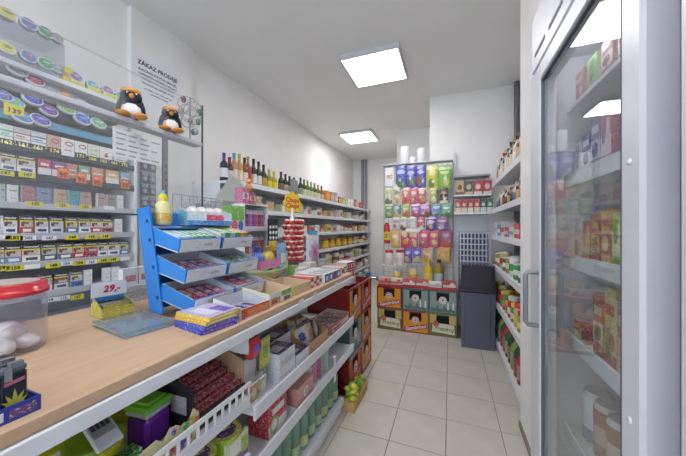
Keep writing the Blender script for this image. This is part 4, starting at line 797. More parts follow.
# wooden box of yellow-green fruit at the end
wb = bpy.data.objects.new('fruit_box', None); COL.objects.link(wb); tag(wb, 'small wicker box of yellow and green fruit on the floor', 'box')
bx0, bx1, by0, by1, bh = -.685, -.60, 1.785, 2.10, .08
for k in range(2):
    z0_ = .004 + k * .036
    mk('slat', MB().box(bx1 - .006, bx1, by0, by1, z0_, z0_ + .033, '#b98f5c'), 'wicker', wb); mk('slat', MB().box(bx0, bx0 + .006, by0, by1, z0_, z0_ + .036, '#b98f5c'), 'wicker', wb)
    mk('slat', MB().box(bx0 + .006, bx1 - .006, by0, by0 + .006, z0_, z0_ + .033, '#b98f5c'), 'wicker', wb); mk('slat', MB().box(bx0 + .006, bx1 - .006, by1 - .006, by1, z0_, z0_ + .036, '#b98f5c'), 'wicker', wb)
mk('bottom', MB().box(bx0, bx1, by0, by1, 0, .004, '#b98f5c'), 'wicker', wb)
for k in range(34):
    x = bx0 + .025 + (k % 3) * .019; y = by0 + .03 + ((k // 3) % 5) * .05 + (k % 2) * .012; z = .06 + (k // 15) * .042 + .012 * (k % 3)
    cc = ['#c4c43a', '#7fa83c', '#d4cc4a', '#5f9034', '#a4b83c'][k % 5]
    thing('lemon', f'{["yellow", "green", "bright yellow", "dark green", "lime"][k % 5]} fruit, {ORD[k // 5 + 1]} of its colour from the left in the wicker box', 'fruit', [('lemon', MB().ell((0, 0, 0), (.018, .023, .018), cc, 10, 7).ell((0, .023, 0), (.005, .006, .005), cc, 6, 4), 'gloss')], (x, y, z), k * .9, 'fruit in the wicker box')
# ================================================================ BEER CRATES
def crate_meshes(style):
    W_, D_, Hh = .30, .40, .262
    base, fr = {'gold': ('#8f3534', '#d8922c'), 'green': ('#4c6664', '#8d9a98'), 'olive': ('#6d6a44', '#c4ab6c'), 'red': ('#8c2f30', '#c65a34')}[style]
    b = MB().rbox(-W_ / 2, W_ / 2, -D_ / 2, D_ / 2, 0, .012, .004, base)
    for sx in (-1, 1):                            # side walls
        a0, a1 = (-W_ / 2, -W_ / 2 + .014) if sx < 0 else (W_ / 2 - .014, W_ / 2); b.rbox(a0, a1, -D_ / 2, D_ / 2, .012, Hh, .003, base)
    for sy in (-1, 1):                            # end walls around an arched hand hole
        y0, y1 = (-D_ / 2, -D_ / 2 + .014) if sy < 0 else (D_ / 2 - .014, D_ / 2)
        b.rbox(-W_ / 2 + .014, W_ / 2 - .014, y0, y1, .012, Hh * .56, .002, base); b.rbox(-W_ / 2 + .014, -.068, y0, y1, Hh * .56, Hh, .002, base); b.rbox(.068, W_ / 2 - .014, y0, y1, Hh * .56, Hh, .002, base); b.rbox(-.068, .068, y0, y1, Hh * .90, Hh, .002, base)
    rim = MB()
    for z in (.0, Hh - .014): rim.box(-W_ / 2 - .004, W_ / 2 + .004, -D_ / 2 - .004, -D_ / 2, z, z + .014, base)
    for x in (-W_ / 2 - .004, W_ / 2 - .008): rim.box(x, x + .012, -D_ / 2 - .004, -D_ / 2, .014, Hh - .014, base)
    art = MB(); y = -D_ / 2 - .0008
    if style in ('gold', 'red', 'green'):
        x0, x1 = -W_ / 2 + .010, W_ / 2 - .010
        art.quad((x0, y, .014), (x1, y, .014), (x1, y, Hh * .56), (x0, y, Hh * .56), fr)
        art.quad((x0, y, Hh * .56), (-.07, y, Hh * .56), (-.07, y, Hh - .014), (x0, y, Hh - .014), fr); art.quad((.07, y, Hh * .56), (x1, y, Hh * .56), (x1, y, Hh - .014), (.07, y, Hh - .014), fr)
    else:
        x0, x1 = -W_ / 2 + .010, W_ / 2 - .010; art.quad((x0, y, Hh * .56), (-.07, y, Hh * .56), (-.07, y, Hh - .014), (x0, y, Hh - .014), fr); art.quad((.07, y, Hh * .56), (x1, y, Hh * .56), (x1, y, Hh - .014), (.07, y, Hh - .014), fr)
        art.quad((-.12, y, .045), (.13, y, .03), (.12, y, .14), (-.11, y, .155), '#d9d5c0')
    inn = MB()
    inn.box(-.13, .13, -D_ / 2 + .02, -D_ / 2 + .03, Hh * .5, Hh * .92, '#1c1a1e')  # near-black sheet paints the shade seen through the hand hole
    return b, rim, art, inn
CR = {}
for st in ('gold', 'green', 'olive', 'red'):
    b, rim, art, inn = crate_meshes(st); CR[st] = [q.mesh(n) for q, n in zip((b, rim, art, inn), ('crate_body', 'rim', 'printed_panel', 'hole_shade'))]
btm = MB().lathe([(.028, .013), (.03, .02), (.03, .16), (.014, .20), (.013, .235)], 10, '#4a3320').lathe([(.015, .232), (.015, .242)], 10, '#c9b46a').mesh('bottle')
def crate(style, loc, rot, label, bottles=False):
    me = CR[style]
    o = thing('beer_crate', label, 'crate', [('crate_body', me[0], 'gloss', [('rim', me[1], 'gloss'), ('printed_panel', me[2], 'print'), ('hole_shade', me[3], 'matte')])], loc, rot, 'stacked beer crates')
    y = -.2012
    if style in ('gold', 'red', 'green'):
        c = mk('crest', MB().lathe([(.043, 0), (.043, .003)], 24, '#e2c9c4' if style != 'green' else '#d9d2cc').lathe([(.034, .0031), (.034, .0036)], 24, '#b04050' if style != 'green' else '#c9b8b0').lathe([(.026, .0037), (.026, .0041)], 20, '#ecdcd8').lathe([(.012, .0042), (.012, .005)], 12, '#8a4048').xf(TR(0, y - .001, .155) @ RX(PI / 2)), 'print', o)
    if style in ('gold', 'red'):
        t = put_text('Gambrinus', .056, '#ece0dc', o, (0, y - .0022, .066), bold=.0016, shear=.3, tilt=-.24)
        mk('script_band', MB().prism([(-.135, .005), (.135, .07), (.135, .122), (-.135, .058)], y - .0012, y - .0004, '#a82c50'), 'print', o)
    if style == 'green':
        put_text('11', .11, '#e6e6e4', o, (.085, y - .0022, .085), bold=.002)
        mk('skyline', MB().prism([(-.13, .02), (.13, .02), (.13, .05), (.04, .06), (.02, .1), (0, .06), (-.04, .055), (-.06, .11), (-.08, .055), (-.13, .07)], y - .0012, y - .0004, '#5f7472'), 'print', o)
    if style == 'olive':
        put_text('Prazdroj', .06, '#55603c', o, (.012, y - .002, .088), bold=.001, shear=.2, tilt=.06)
        mk('seal', MB().lathe([(.034, 0), (.034, .002)], 20, '#b8503c').lathe([(.024, .0021), (.024, .0026)], 20, '#c86a54').xf(TR(-.075, y - .001, .142) @ RX(PI / 2)), 'print', o)
    return o
HH = .2625
cs_ = [(-.692, 'olive', 'bottom left crate of the back wall stack with cream script label'), (-.385, 'gold', 'bottom middle gold and crimson crate of the back wall stack'), (-.078, 'olive', 'bottom right crate of the back wall stack with cream script label')]
for x, st, l in cs_: crate(st, (x, 3.62, 0), 0, l)
for x, st, l in ((-.70, 'gold', 'upper left gold and crimson crate of the back wall stack'), (-.385, 'green', 'upper middle grey green crate of the back wall stack'), (-.078, 'green', 'upper right grey green crate of the back wall stack')): crate(st, (x, 3.62, HH), 0, l)
for r, col in enumerate((('red', 'gold'), ('green', 'gold'), ('gold', 'red'))):
    for k in range(2):
        crate(col[k], (-.90, 2.105 + k * .312, HH * r), LR, f'{["bottom", "middle", "top"][r]} crate in the {["nearer", "farther"][k]} column at the counter end')
# a flat printed red tray across the back crates with goods on it
thing('red_tray', 'long red printed shelf tray on the back crates', 'tray', [('tray_body', MB().box(-.46, .46, -.19, .18, 0, .012, '#9c2f34').box(-.46, .46, -.19, -.182, .012, .028, '#b03c3c'), 'print')], (-.385, 3.62, 2 * HH + .001))
for k in range(6):
    c1, c2 = [('#d9a08a', '#c23c3c'), ('#e0dcd8', '#c84a3c'), ('#c43a3c', '#e6dcd8'), ('#c83a3a', '#d8c8c0'), ('#e6e2e0', '#b8b4b8'), ('#c23640', '#e0d4d0')][k]
    thing('red_carton', f'{["peach", "white and red", "red", "red topped", "white", "crimson"][k]} low carton, {ORD[k + 1]} from left on the back crates', 'box', [('red_carton', carton(.145, .09, .075 if k != 4 else .06, c1, bands=[(.15, .5, c2)], discs=[(.7, .6, .15, .25, c2)]), 'busy')], (-.77 + k * .152, 3.49, 2 * HH + .03), .06 * (k % 2), 'low cartons on the back crates')
# ================================================================ LONG SHELVING ON THE LEFT WALL
SX = -1.87; SB = -2.34; SY0, SY1 = 2.02, 6.85
ls = bpy.data.objects.new('wall_shelving', None); COL.objects.link(ls); tag(ls, 'long white shelving along the left wall behind the counter', 'shelving')
LV = [1.69, 1.43, 1.175, .90, .62, .34, .10]
mk('back_panel', MB().box(SB, SB + .012, SY0, SY1, 0, 1.70, '#ffffff'), 'white_metal', ls)
for k, z in enumerate(LV):
    xf_ = SX if k < 6 else SX + .06
    s = mk('shelf', MB().box(SB + .012, xf_ - .008, SY0, SY1, z - .022, z, '#ffffff'), 'white_metal', ls)
    mk('price_rail', MB().box(xf_ - .008, xf_, SY0, SY1, z - .034, z + .014, '#d3d5db'), 'white_metal', s)
for k in range(6):
    y = SY0 + .005 + k * (SY1 - SY0 - .01) / 5
    mk('upright', MB().box(SB + .012, SB + .04, y - .012, y + .012, 0, 1.70, '#ffffff'), 'white_metal', ls)
mk('end_panel', MB().box(SB + .012, SX - .12, SY0 - .006, SY0, 0, 1.67, '#ffffff'), 'white_metal', ls)
BX = -2.0
# wine on the top shelf: (u, height, glass, foil, label, words)
wl = [(224, .27, '#2c2a3a', '#5a3f98', '#d6d4d8', 'dark bottle with violet capsule'), (229.5, .245, '#5a3038', '#b0303c', '#dcd6d4', 'wine red bottle with red capsule'), (234, .30, '#b9905c', '#6fb4b4', '#d9d0c4', 'amber bottle with aqua capsule'), (239.5, .31, '#c08a4c', '#d8b45c', '#dcc8b0', 'amber bottle with gold capsule'),
      (244.5, .29, '#7a4a38', '#4a3f3c', '#d9c9ba', 'brown bottle with black capsule'), (248, .315, '#a04a3c', '#c99a6a', '#b02c38', 'rose bottle with red label'), (253.5, .31, '#26302a', '#26282c', '#d6d3d0', 'black green bottle with black capsule'), (258.5, .30, '#2a322e', '#2a2d30', '#dcd9d6', 'dark green bottle with pale label'),
      (263.5, .285, '#333a34', '#34363a', '#b8944c', 'dark bottle with tan label'), (269, .25, '#8f8c3a', '#c9bc3a', '#d6c22e', 'olive bottle with yellow label'), (274, .245, '#a8a03c', '#cdbf34', '#d8c832', 'yellow green bottle with yellow label'),
      (281, .27, '#2b2a2e', '#3a3234', '#7a6a4c', 'black bottle with brown label'), (285.5, .26, '#3a3a34', '#4a3c3a', '#cfc9b8', 'dark bottle with cream label'), (289.5, .25, '#34382f', '#3a3a3c', '#b9b87a', 'dark bottle with pale green label'), (294, .25, '#2c302c', '#2c2c30', '#c9c4ba', 'dark bottle with beige label'),
      (300.5, .28, '#2e3632', '#3a3c44', '#9aa08c', 'dark green bottle with grey green label'), (304, .27, '#3f5034', '#4c5a3a', '#cfd0a4', 'green bottle with straw label'), (307.5, .27, '#5c7a3c', '#8fa83c', '#d0d4ac', 'leaf green bottle with lime capsule'), (311, .265, '#6c8440', '#a0a83c', '#d6d4b4', 'bright green bottle with pale label'),
      (314.5, .265, '#5a7038', '#8a963c', '#cdc79a', 'moss green bottle with buff label'), (318, .26, '#7a8048', '#b4a44a', '#dcd6c0', 'olive green bottle with cream label'), (321.5, .26, '#8a6a3c', '#b0503c', '#d0b890', 'brown green bottle with red capsule')]
for k, (u, h, g, f, l, d) in enumerate(wl):
    thing('wine_bottle', f'{d}, {ORD[k + 1]} from left on the top wall shelf', 'bottle', wine(h, .037, g, f, l), (BX, yx(u, BX), LV[0] + .0004), 0, 'wine bottles on the top wall shelf')
cc0 = [('#d8862c', '#e8c46a', 'orange juice carton', .20), ('#d07f2a', '#f0d08a', 'amber juice carton', .20), ('#7fa8c4', '#dfe6ea', 'light blue carton', .21), ('#c9552c', '#e6c08a', 'red orange carton', .16), ('#8fa04a', '#d6d2a8', 'olive carton', .15), ('#a8b45c', '#e0dfc4', 'pale green carton', .15), ('#d9d6d6', '#b8b4b8', 'wide white carton', .17), ('#dcdadc', '#9ca4b0', 'plain white carton', .17), ('#b8443c', '#e2d4cc', 'red carton', .19), ('#d9cfcc', '#c23c44', 'white and red carton', .17), ('#c23a42', '#e0d0cc', 'crimson carton', .16), ('#b04a44', '#d9c4b8', 'dull red carton', .15)]
ys = yx(326, BX); st_ = (SY1 - .15 - ys) / len(cc0)
for k, (c1, c2, d, h) in enumerate(cc0):
    thing('food_carton', f'{d} after the wine bottles on the top wall shelf', 'carton', [('food_carton', carton(min(.11, st_ * .6), .08, h, c1, bands=[(.35, .7, c2)], discs=[(.5, .52, .3, .12, c1)]), 'busy')], (BX, ys + k * st_, LV[0] + .0004), LR, 'cartons on the top wall shelf')
# second to fifth shelves
pal = ['#d8d4c8', '#c9b48a', '#b8c49c', '#e2e0dc', '#c84a44', '#8fa86c', '#d9c46a', '#a8b4c4', '#b0503c', '#e0d6c0', '#6f7f5c', '#cfa070', '#c9d0d4', '#7a5a4c']
pnm = ['ivory', 'tan', 'pale green', 'white', 'red', 'green', 'yellow', 'blue grey', 'brick red', 'cream', 'dark green', 'ochre', 'silver', 'brown']
def shelf_row(z, y0, y1, step, where, X, seq, hmin, hmax, kinds, rot=LR, rev=False, grp=None, hw=.42):
    n = int((y1 - y0) / step)
    for k in range(n):
        rr = random.Random(hash_(where, k)); i = seq[k % len(seq)]; j = (i * 5 + 3 + k) % len(pal); h = hmin + (hmax - hmin) * rr.random(); kd = kinds[k % len(kinds)]
        y = y0 + (k + .5) * step; w_ = step * hw * 2
        if kd == 'pouch': p = [('snack_packet', pouch(w_, h, .04, pal[i], [(.5, .5, .32, .22, pal[j])], crimp=pal[i], nx=6, nz=8), 'foil')]; nm = 'packet'
        elif kd == 'box': p = [('food_carton', carton(w_, .09, h, pal[i], bands=[(.3, .6, pal[j])]), 'busy')]; nm = 'carton'
        elif kd == 'can': p = [('food_can', single(can(w_ / 2, h, pal[i], pal[j])), 'gloss')]; nm = 'can'
        elif kd == 'bottle': p = [('small_bottle', single(spirit(h, w_ / 2, pal[i], pal[j], '#d6d0c0')), 'gloss')]; nm = 'bottle'
        elif kd == 'flat': p = [('flat_pack', carton(w_, .16, h, pal[i], tblocks=[(.1, .9, .2, .8, pal[j])], blocks=[(.1, .9, .2, .8, pal[j])]), 'busy')]; nm = 'flat pack'
        else: p = [('food_jar', single(jar(h, w_ / 2, pal[i], pal[j], '#d9d4c4')), 'gloss')]; nm = 'jar'
        q = ORD[k + 1] if k + 1 < len(ORD) else str(k + 1)
        if rev: q = ORD[n - k]
        thing(p[0][0], f'{pnm[i]} {nm}, {q} from left on the {where}', nm, p, (X, y, z), rot, grp or f'goods on the {where}')
def hash_(s, k): return sum(ord(c) * (i + 3) for i, c in enumerate(s)) * 31 + k * 7919
shelf_row(LV[1] + .0004, 2.1, 6.8, .19, 'second wall shelf', -1.97, [0, 6, 3, 1, 2, 9, 5, 12, 7, 3, 0, 11], .08, .15, ['pouch', 'flat', 'box', 'pouch', 'flat'])
shelf_row(LV[2] + .0004, 2.9, 6.8, .17, 'third wall shelf', -1.96, [3, 7, 0, 9, 4, 3, 4, 8, 6, 2, 12], .06, .14, ['flat', 'flat', 'pouch', 'box', 'flat'])
# yellow jars on the fourth shelf
JY = jar(.165, .062, '#d8a82c', '#b8862a', '#e0b43c')
for k, u in enumerate((325, 331, 337.5, 343.5, 349)):
    thing('yellow_jar', f'large yellow labelled jar, {ORD[k + 1]} from left on the fourth wall shelf', 'jar', JY, (-1.96, yx(u, -1.96), LV[3] + .0004), 0, 'yellow jars on the fourth wall shelf')
shelf_row(LV[3] + .0004, yx(351, -1.96) + .1, 6.8, .16, 'fourth wall shelf past the yellow jars', -1.96, [11, 8, 0, 6, 9, 4], .10, .17, ['jar', 'can', 'jar'])
shelf_row(LV[4] + .0004, 3.6, 6.8, .2, 'fifth wall shelf', -1.96, [3, 4, 7, 0, 12, 1], .12, .2, ['box', 'pouch', 'can'])
shelf_row(LV[5] + .0004, 3.6, 6.8, .22, 'sixth wall shelf', -1.96, [7, 12, 13, 3, 7], .16, .24, ['box', 'bottle', 'jar'])
shelf_row(LV[6] + .0004, 3.6, 6.8, .25, 'lowest wall shelf', -1.94, [13, 7, 10, 3], .14, .2, ['box', 'can'])
for k, (u, v, c1, c2, d) in enumerate(((371, 247, '#2f5f9c', '#c9d4e0', 'blue bottle'), (374, 248, '#3f78b8', '#d6dde6', 'light blue bottle'))):
    thing('detergent_bottle', f'{d} standing out at the far end of the wall shelving', 'bottle', [('detergent_bottle', single(spirit(.24, .05, c1, c2, c2)), 'gloss')], (-1.80, 6.3 + k * .18, .0005), 0)
thing('grey_card', 'plain grey card standing in front of the wine bottles', 'card', [('grey_card', MB().box(-.09, .09, -.002, .002, 0, .2, '#85878d'), 'print')], (SX + .004, yx(294, SX), LV[0] - .02), LR)
# clear leaning sheet and small wire rack near the start of the shelving
thing('leaflet_sheet', 'tilted translucent pale green printed sheet by the wine shelf', 'sheet', [('leaflet_sheet', MB().box(-.13, .13, -.001, .001, -.11, .11, '#b9c9c0', front='#c9d2cc'), 'busy')], (-1.55, 1.72, 1.50), (.25, .5, LR))
gb = bpy.data.objects.new('wire_basket', None); COL.objects.link(gb); tag(gb, 'grey wire basket tray behind the blue display stand', 'basket')
by, bxx, bz = 1.55, -1.62, 1.36
for k in range(7):
    mk('wire', MB().tube([(bxx - .12, by - .2 + k * .065, bz + .12), (bxx - .12, by - .2 + k * .065, bz), (bxx + .12, by - .2 + k * .065, bz), (bxx + .12, by - .2 + k * .065, bz + .07)], .0025, 5, '#8d9096'), 'metal', gb)
for (x, z) in ((bxx - .12, bz + .12), (bxx - .12, bz), (bxx, bz), (bxx + .12, bz), (bxx + .12, bz + .07)):
    mk('wire', MB().tube([(x, by - .2, z), (x, by + .19, z)], .003, 5, '#8d9096'), 'metal', gb)
mk('basket_stand', MB().box(bxx - .13, bxx - .10, by - .2, by + .19, 0, bz, '#b4b6bc').box(bxx - .10, bxx + .1, by - .2, by + .19, 0, .5, '#b4b6bc'), 'grey_metal', gb)
for k in range(3):
    thing('grey_carton', f'grey flat carton in the wire basket, {ORD[k + 1]} from left', 'carton', [('grey_carton', carton(.11, .14, .05 + .02 * k, ['#a9abae', '#bcbec0', '#9a9ca0'][k], top='#c2c4c6'), 'busy')], (bxx, by - .13 + k * .125, bz + .0035), LR, 'flat cartons in the wire basket')
# ================================================================ SNACK WALL AT THE BACK
NY = 3.46
sr = bpy.data.objects.new('snack_rack', None); COL.objects.link(sr); tag(sr, 'tall wire grid rack hung with snack bags at the back', 'rack')
gx0, gx1 = xy(384, 3.80), xy(453, 3.80)
mk('frame', MB().tube([(gx0, 3.80, .56), (gx0, 3.80, 2.085), (gx1, 3.80, 2.085), (gx1, 3.80, .56)], .008, 6, '#c4c6cc'), 'print', sr)
for k in range(1, 14):
    x = gx0 + (gx1 - gx0) * k / 14; mk('grid_wire', MB().tube([(x, 3.80, .56), (x, 3.80, 2.085)], .003, 5, '#b4b6bc'), 'print', sr)
for k in range(1, 16):
    z = .56 + 1.525 * k / 16; mk('grid_wire', MB().tube([(gx0, 3.797, z), (gx1, 3.797, z)], .003, 5, '#b4b6bc'), 'print', sr)
def snack_mesh(w_, h_, c1, c2, d):
    q = random.Random(hash_(d, 5)); acc = q.choice(['#d9c07a', '#c8503c', '#e6e2dc', '#8a5a3c', '#d8a03c', '#5f7a3c'])
    ds = [(.3 + .4 * q.random(), .22 + .15 * q.random(), .2 + .15 * q.random(), .1 + .1 * q.random(), acc), (.7 * q.random() + .15, .3 + .2 * q.random(), .12, .08, c2), (.5, .62 + .12 * q.random(), .3 + .12 * q.random(), .07 + .05 * q.random(), c2)]
    bd = [(0, .2 + .1 * q.random(), acc)] if q.random() < .35 else ([(.8, 1, c2)] if q.random() < .5 else [])
    return pouch(w_, h_, .05, c1, ds, bd, crimp=c1, nx=13, nz=16)
def hang(u0, u1, v0, v1, c1, c2, d, row, k, Y=3.70, cr=None, band=None):
    x0_, x1_ = xy(u0, Y), xy(u1, Y); z1_, z0_ = zy((u0 + u1) / 2, v0, Y), zy((u0 + u1) / 2, v1 + 1, Y)
    thing('snack_bag', f'{d} snack bag, {ORD[k]} from left in the {row} row of the snack rack', 'bag', [('snack_bag', snack_mesh(abs(x1_ - x0_) * 1.06, (z1_ - z0_) * 1.12, c1, c2, d), 'foil')], ((x0_ + x1_) / 2, Y, z0_), .08 * ((k * 3) % 3 - 1), 'snack bags on the rack')
RW = [('top', 168, 188, [(396, 406, '#3f4fae', '#b9b4e0', 'blue violet'), (406, 416, '#4a4cb0', '#c4b8e4', 'royal blue'), (416, 426, '#4648a8', '#cfc4e6', 'indigo'), (427, 438, '#c9cc3c', '#e6e4a0', 'lime yellow'), (438, 451, '#7fb83c', '#d6e6b0', 'leaf green')]),
      ('second', 189, 204, [(385, 392, '#d6d4c0', '#b0bc8a', 'pale olive'), (393, 401, '#dcd2b8', '#9cae6c', 'ivory green'), (402, 410, '#d8807c', '#e8d8c8', 'salmon pink'), (410, 418, '#d4748c', '#ecd9d4', 'pink'), (418, 426, '#c96a7c', '#e8d0c4', 'rose'), (430, 437, '#b8b84a', '#e2dfa8', 'mustard green'), (440, 448, '#4a3a44', '#c9a48c', 'dark brown')]),
      ('third', 205, 217, [(385, 393, '#5f9a6c', '#d4cfa0', 'green'), (393, 401, '#5f8fb0', '#d6cda8', 'blue green'), (402, 410, '#a8b06a', '#dcd8b0', 'olive'), (411, 420, '#a878b0', '#d9c9e0', 'lilac'), (420, 430, '#b48ac0', '#e0d2e6', 'light purple'), (432, 441, '#7a96c4', '#d6dce8', 'powder blue'), (441, 452, '#6fb08a', '#d8e4d4', 'mint')]),
      ('fourth', 218, 230, [(393, 400, '#d9d2d4', '#b48a98', 'white rose'), (400, 407, '#e0dcd8', '#c9a48c', 'white'), (408, 416, '#d9dad8', '#b8bcc0', 'blank white'), (417, 425, '#c85a6c', '#e8d0cc', 'raspberry'), (426, 436, '#5a48a8', '#cfc2e2', 'deep purple'), (437, 448, '#8a6ab0', '#d9b48a', 'purple gold')]),
      ('fifth', 232, 247, [(391, 400, '#d9a86a', '#ecdcb8', 'honey'), (401, 409, '#c84a6a', '#e4c890', 'cerise'), (409, 418, '#d05a80', '#e8d0a0', 'hot pink'), (419, 429, '#d04a7c', '#ecd4b0', 'magenta'), (429, 439, '#c85a78', '#e0c87a', 'pink yellow'), (441, 452, '#a84a6c', '#9aa8b8', 'dark rose')]),
      ('sixth', 249, 262, [(404, 412, '#5a4ab4', '#d6cdea', 'violet'), (413, 421, '#6a58bc', '#dcd4ee', 'soft violet'), (423, 433, '#d8c4a0', '#c8845c', 'beige'), (437, 450, '#d8b45c', '#c87a4c', 'golden')])]
for rn, v0, v1, its in RW:
    for k, (a, b, c1, c2, d) in enumerate(its): hang(a, b, v0, v1, c1, c2, d, rn, k + 1)
# hooks holding each row
for rn, v0, v1, its in RW:
    for (a, b, *_) in its:
        x = (xy(a, 3.70) + xy(b, 3.70)) / 2; z = zy((a + b) / 2, v0, 3.70) + .004
        mk('hook', MB().tube([(x, 3.80, z), (x, 3.66, z), (x, 3.655, z + .012)], .0025, 5, '#c9cbd0'), 'metal', sr)
# price cards and things around the rack
pc = thing('rack_poster', 'white price poster at the upper left of the snack rack', 'poster', [('rack_poster', MB().box(-.055, .055, 0, .002, -.12, .12, '#e2dfe0'), 'print')], (xy(389.5, 3.68), 3.68, zy(389.5, 177, 3.68)))
put_text('0C', .07, '#b04a4c', pc, (0, -.002, .0), bold=.001)
thing('white_card', 'small white paper flap at the upper left of the snack rack', 'card', [('white_card', MB().prism([(-.05, 0), (.05, -.03), (.0, .07)], 0, .002, '#e4e4ea'), 'print')], (xy(396, 3.66), 3.66, zy(396, 189, 3.66)))
thing('price_strip', 'wide white price strip in the fourth row of the snack rack', 'card', [('price_strip', MB().box(-.09, .09, 0, .002, -.02, .02, '#e2e4e8'), 'print')], (xy(413, 3.66), 3.66, zy(413, 230, 3.66)))
bt = thing('sauce_display', 'red and yellow bottle shaped display sign on the rack', 'sign', [('bottle_body', MB().lathe([(.035, 0), (.042, .01), (.042, .15), (.038, .18), (.038, .24)], 14, '#c43a34'), 'gloss'), ('bottle_label', MB().lathe([(.0425, .04), (.0425, .15)], 14, '#e0c430', caps=False), 'print'), ('cap', MB().lathe([(.03, .24), (.022, .27)], 12, '#b8342f'), 'gloss')], (xy(387, 3.68), 3.68, zy(387, 243, 3.68)))
put_text('Z', .06, '#2c2a30', bt, (0, -.0436, .095), bold=.002)
for k, (u, c1, c2, d, y) in enumerate(((389, '#dcd4d0', '#c4302f', 'first', 3.66), (400, '#e0d8d4', '#c4302f', 'second', 3.66))):
    thing('spice_jar', f'white jar with red lid, {d} from left above the back crates', 'jar', jar(.2, .055, c1, c2, '#d8c9c4'), (xy(u, y), y, zy(u, 265, y)), 0, 'red lidded jars above the back crates')
mk('jar_shelf', MB().box(xy(385, 3.68) - .03, xy(404, 3.68) + .02, 3.6, 3.79, zy(395, 265, 3.66) - .012, zy(395, 265, 3.66) - .001, '#b8bac0'), 'white_metal', sr)
ZB = 2 * HH + .013
for k, (u, c1, cap, d, h) in enumerate(((428.5, '#d0a820', '#d9b42c', 'yellow', .33), (439, '#8a7a20', '#3a3a2c', 'olive green', .33))):
    thing('oil_bottle', f'tall {d} oil bottle standing on the back crates', 'bottle', spirit(h, .055, c1, cap, '#d9c24a' if k == 0 else '#a8b8c0'), (xy(u, 3.60), 3.60, ZB), 0)
for k, (u, h) in enumerate(((397, .17), (413, .21))):
    thing('yellow_can', f'{["small", "tall"][k]} yellow can standing on the back crates', 'can', can(.052, h, '#d8b83c', '#d9a860', '#e2cf7a'), (xy(u, 3.62), 3.62, ZB), 0)
thing('blue_bag', 'small blue and white bag at the left end of the back crates', 'bag', [('blue_bag', MB().ell((0, 0, .045), (.05, .04, .045), '#4f6fa8', 12, 8), 'foil')], (xy(379.5, 3.66), 3.66, ZB))
# white rolls on top of the rack
for k, (u, v0, v1, r) in enumerate(((405, 149, 166, .055), (421.5, 152, 166, .05), (413, 160, 166, .04))):
    thing('paper_roll', ['tall white roll on top of the snack rack', 'white roll at the right on top of the snack rack', 'low white roll between the two on the snack rack'][k], 'roll', [('paper_roll', MB().lathe([(r * .96, 0), (r, .008), (r, (v1 - v0) * 3.75 / 280 - .01), (r * .5, (v1 - v0) * 3.75 / 280), (r * .3, (v1 - v0) * 3.75 / 280 - .02)], 18, '#dcdde2'), 'matte')], (xy(u, 3.74), 3.74, 2.0955), 0)
mk('top_shelf', MB().box(gx0, gx1, 3.68, 3.80, 2.086, 2.095, '#ffffff'), 'white_metal', sr)
# ================================================================ COFFEE SHELF, BASKET AND BIN
cs2 = bpy.data.objects.new('coffee_shelf', None); COL.objects.link(cs2); tag(cs2, 'grey wall shelf with coffee packs on the back wall', 'shelf')
qx0, qx1 = xy(453, 3.7) + .01, .44
for k, z in enumerate((1.885, 1.645, 1.432)):
    mk('shelf', MB().box(qx0, qx1, 3.60 if k else 3.66, 3.87, z - .02, z, '#ffffff'), 'white_metal' if k else 'grey_metal', cs2)
mk('back_panel', MB().box(qx0, qx1, 3.868, 3.878, 1.1, 1.885, '#ffffff'), 'white_metal', cs2)
for x in (qx0 + .005, qx1 - .005): mk('upright', MB().box(x - .014, x + .014, 3.84, 3.867, .9, 2.22 if x < .2 else 1.9, '#ffffff'), 'white_metal', cs2)
for k, (c1, c2, d) in enumerate((('#c9a878', '#7a2f2c', 'tan and maroon'), ('#2f4a38', '#c9b48a', 'dark green'), ('#b8323a', '#e0d4c8', 'red'), ('#b02c36', '#d9c8b8', 'deep red'))):
    thing('coffee_pack', f'{d} coffee pack, {ORD[k + 1]} from left on the upper coffee shelf', 'coffee', [('coffee_pack', carton(.088, .07, .16, c1, bands=[(0, .2, c2)], discs=[(.5, .55, .3, .2, c2)]), 'busy')], (qx0 + .065 + k * .098, 3.645, 1.6454), 0, 'coffee packs on the back shelf')
for k, (c1, c2, d) in enumerate((('#b8303a', '#dccdb8', 'red and cream'), ('#b42e38', '#d8c9b4', 'scarlet and cream'), ('#ae2c38', '#dcd0bc', 'crimson and cream'), ('#b83640', '#d4c4b0', 'cherry and cream'), ('#3f5a4c', '#d6dad6', 'green and white'), ('#4c6a5a', '#d9ddd9', 'pale green and white'))):
    thing('coffee_pack', f'{d} coffee pack, {ORD[k + 1]} from left on the lower coffee shelf', 'coffee', [('coffee_pack', carton(.062, .06, .155, c1, bands=[(0, .38, c2)], discs=[(.5, .6, .3, .14, c2)]), 'busy')], (qx0 + .045 + k * .068, 3.64, 1.4324), 0, 'coffee packs on the back shelf')
# stacked blue wire crates
gx_, gz0 = .10, .93
bk = bpy.data.objects.new('blue_grid_crate', None); COL.objects.link(bk); tag(bk, 'dark blue grid crate behind the grey bin', 'crate')
mk('crate_back', MB().box(gx_, .43, 3.80, 3.83, .40, 1.2, '#3c3f55'), 'print', bk)
mk('crate_base', MB().box(gx_, .43, 3.50, 3.83, .38, .40, '#4a4d66'), 'print', bk)
for k in range(3): mk('leg', MB().box(gx_ + .02 + k * .18, gx_ + .06 + k * .18, 3.55, 3.8, 0, .38, '#4a4d66'), 'print', bk)
for k in range(9):
    x = gx_ + .012 + k * (.43 - gx_ - .024) / 8; mk('grid_bar', MB().box(x - .008, x + .008, 3.50, 3.515, .40, 1.2, '#b4b7c8'), 'gloss', bk)
for k in range(13):
    z = .42 + k * .0645; mk('grid_bar', MB().box(gx_, .43, 3.497, 3.5, z - .007, z + .007, '#c0c3d2'), 'gloss', bk)
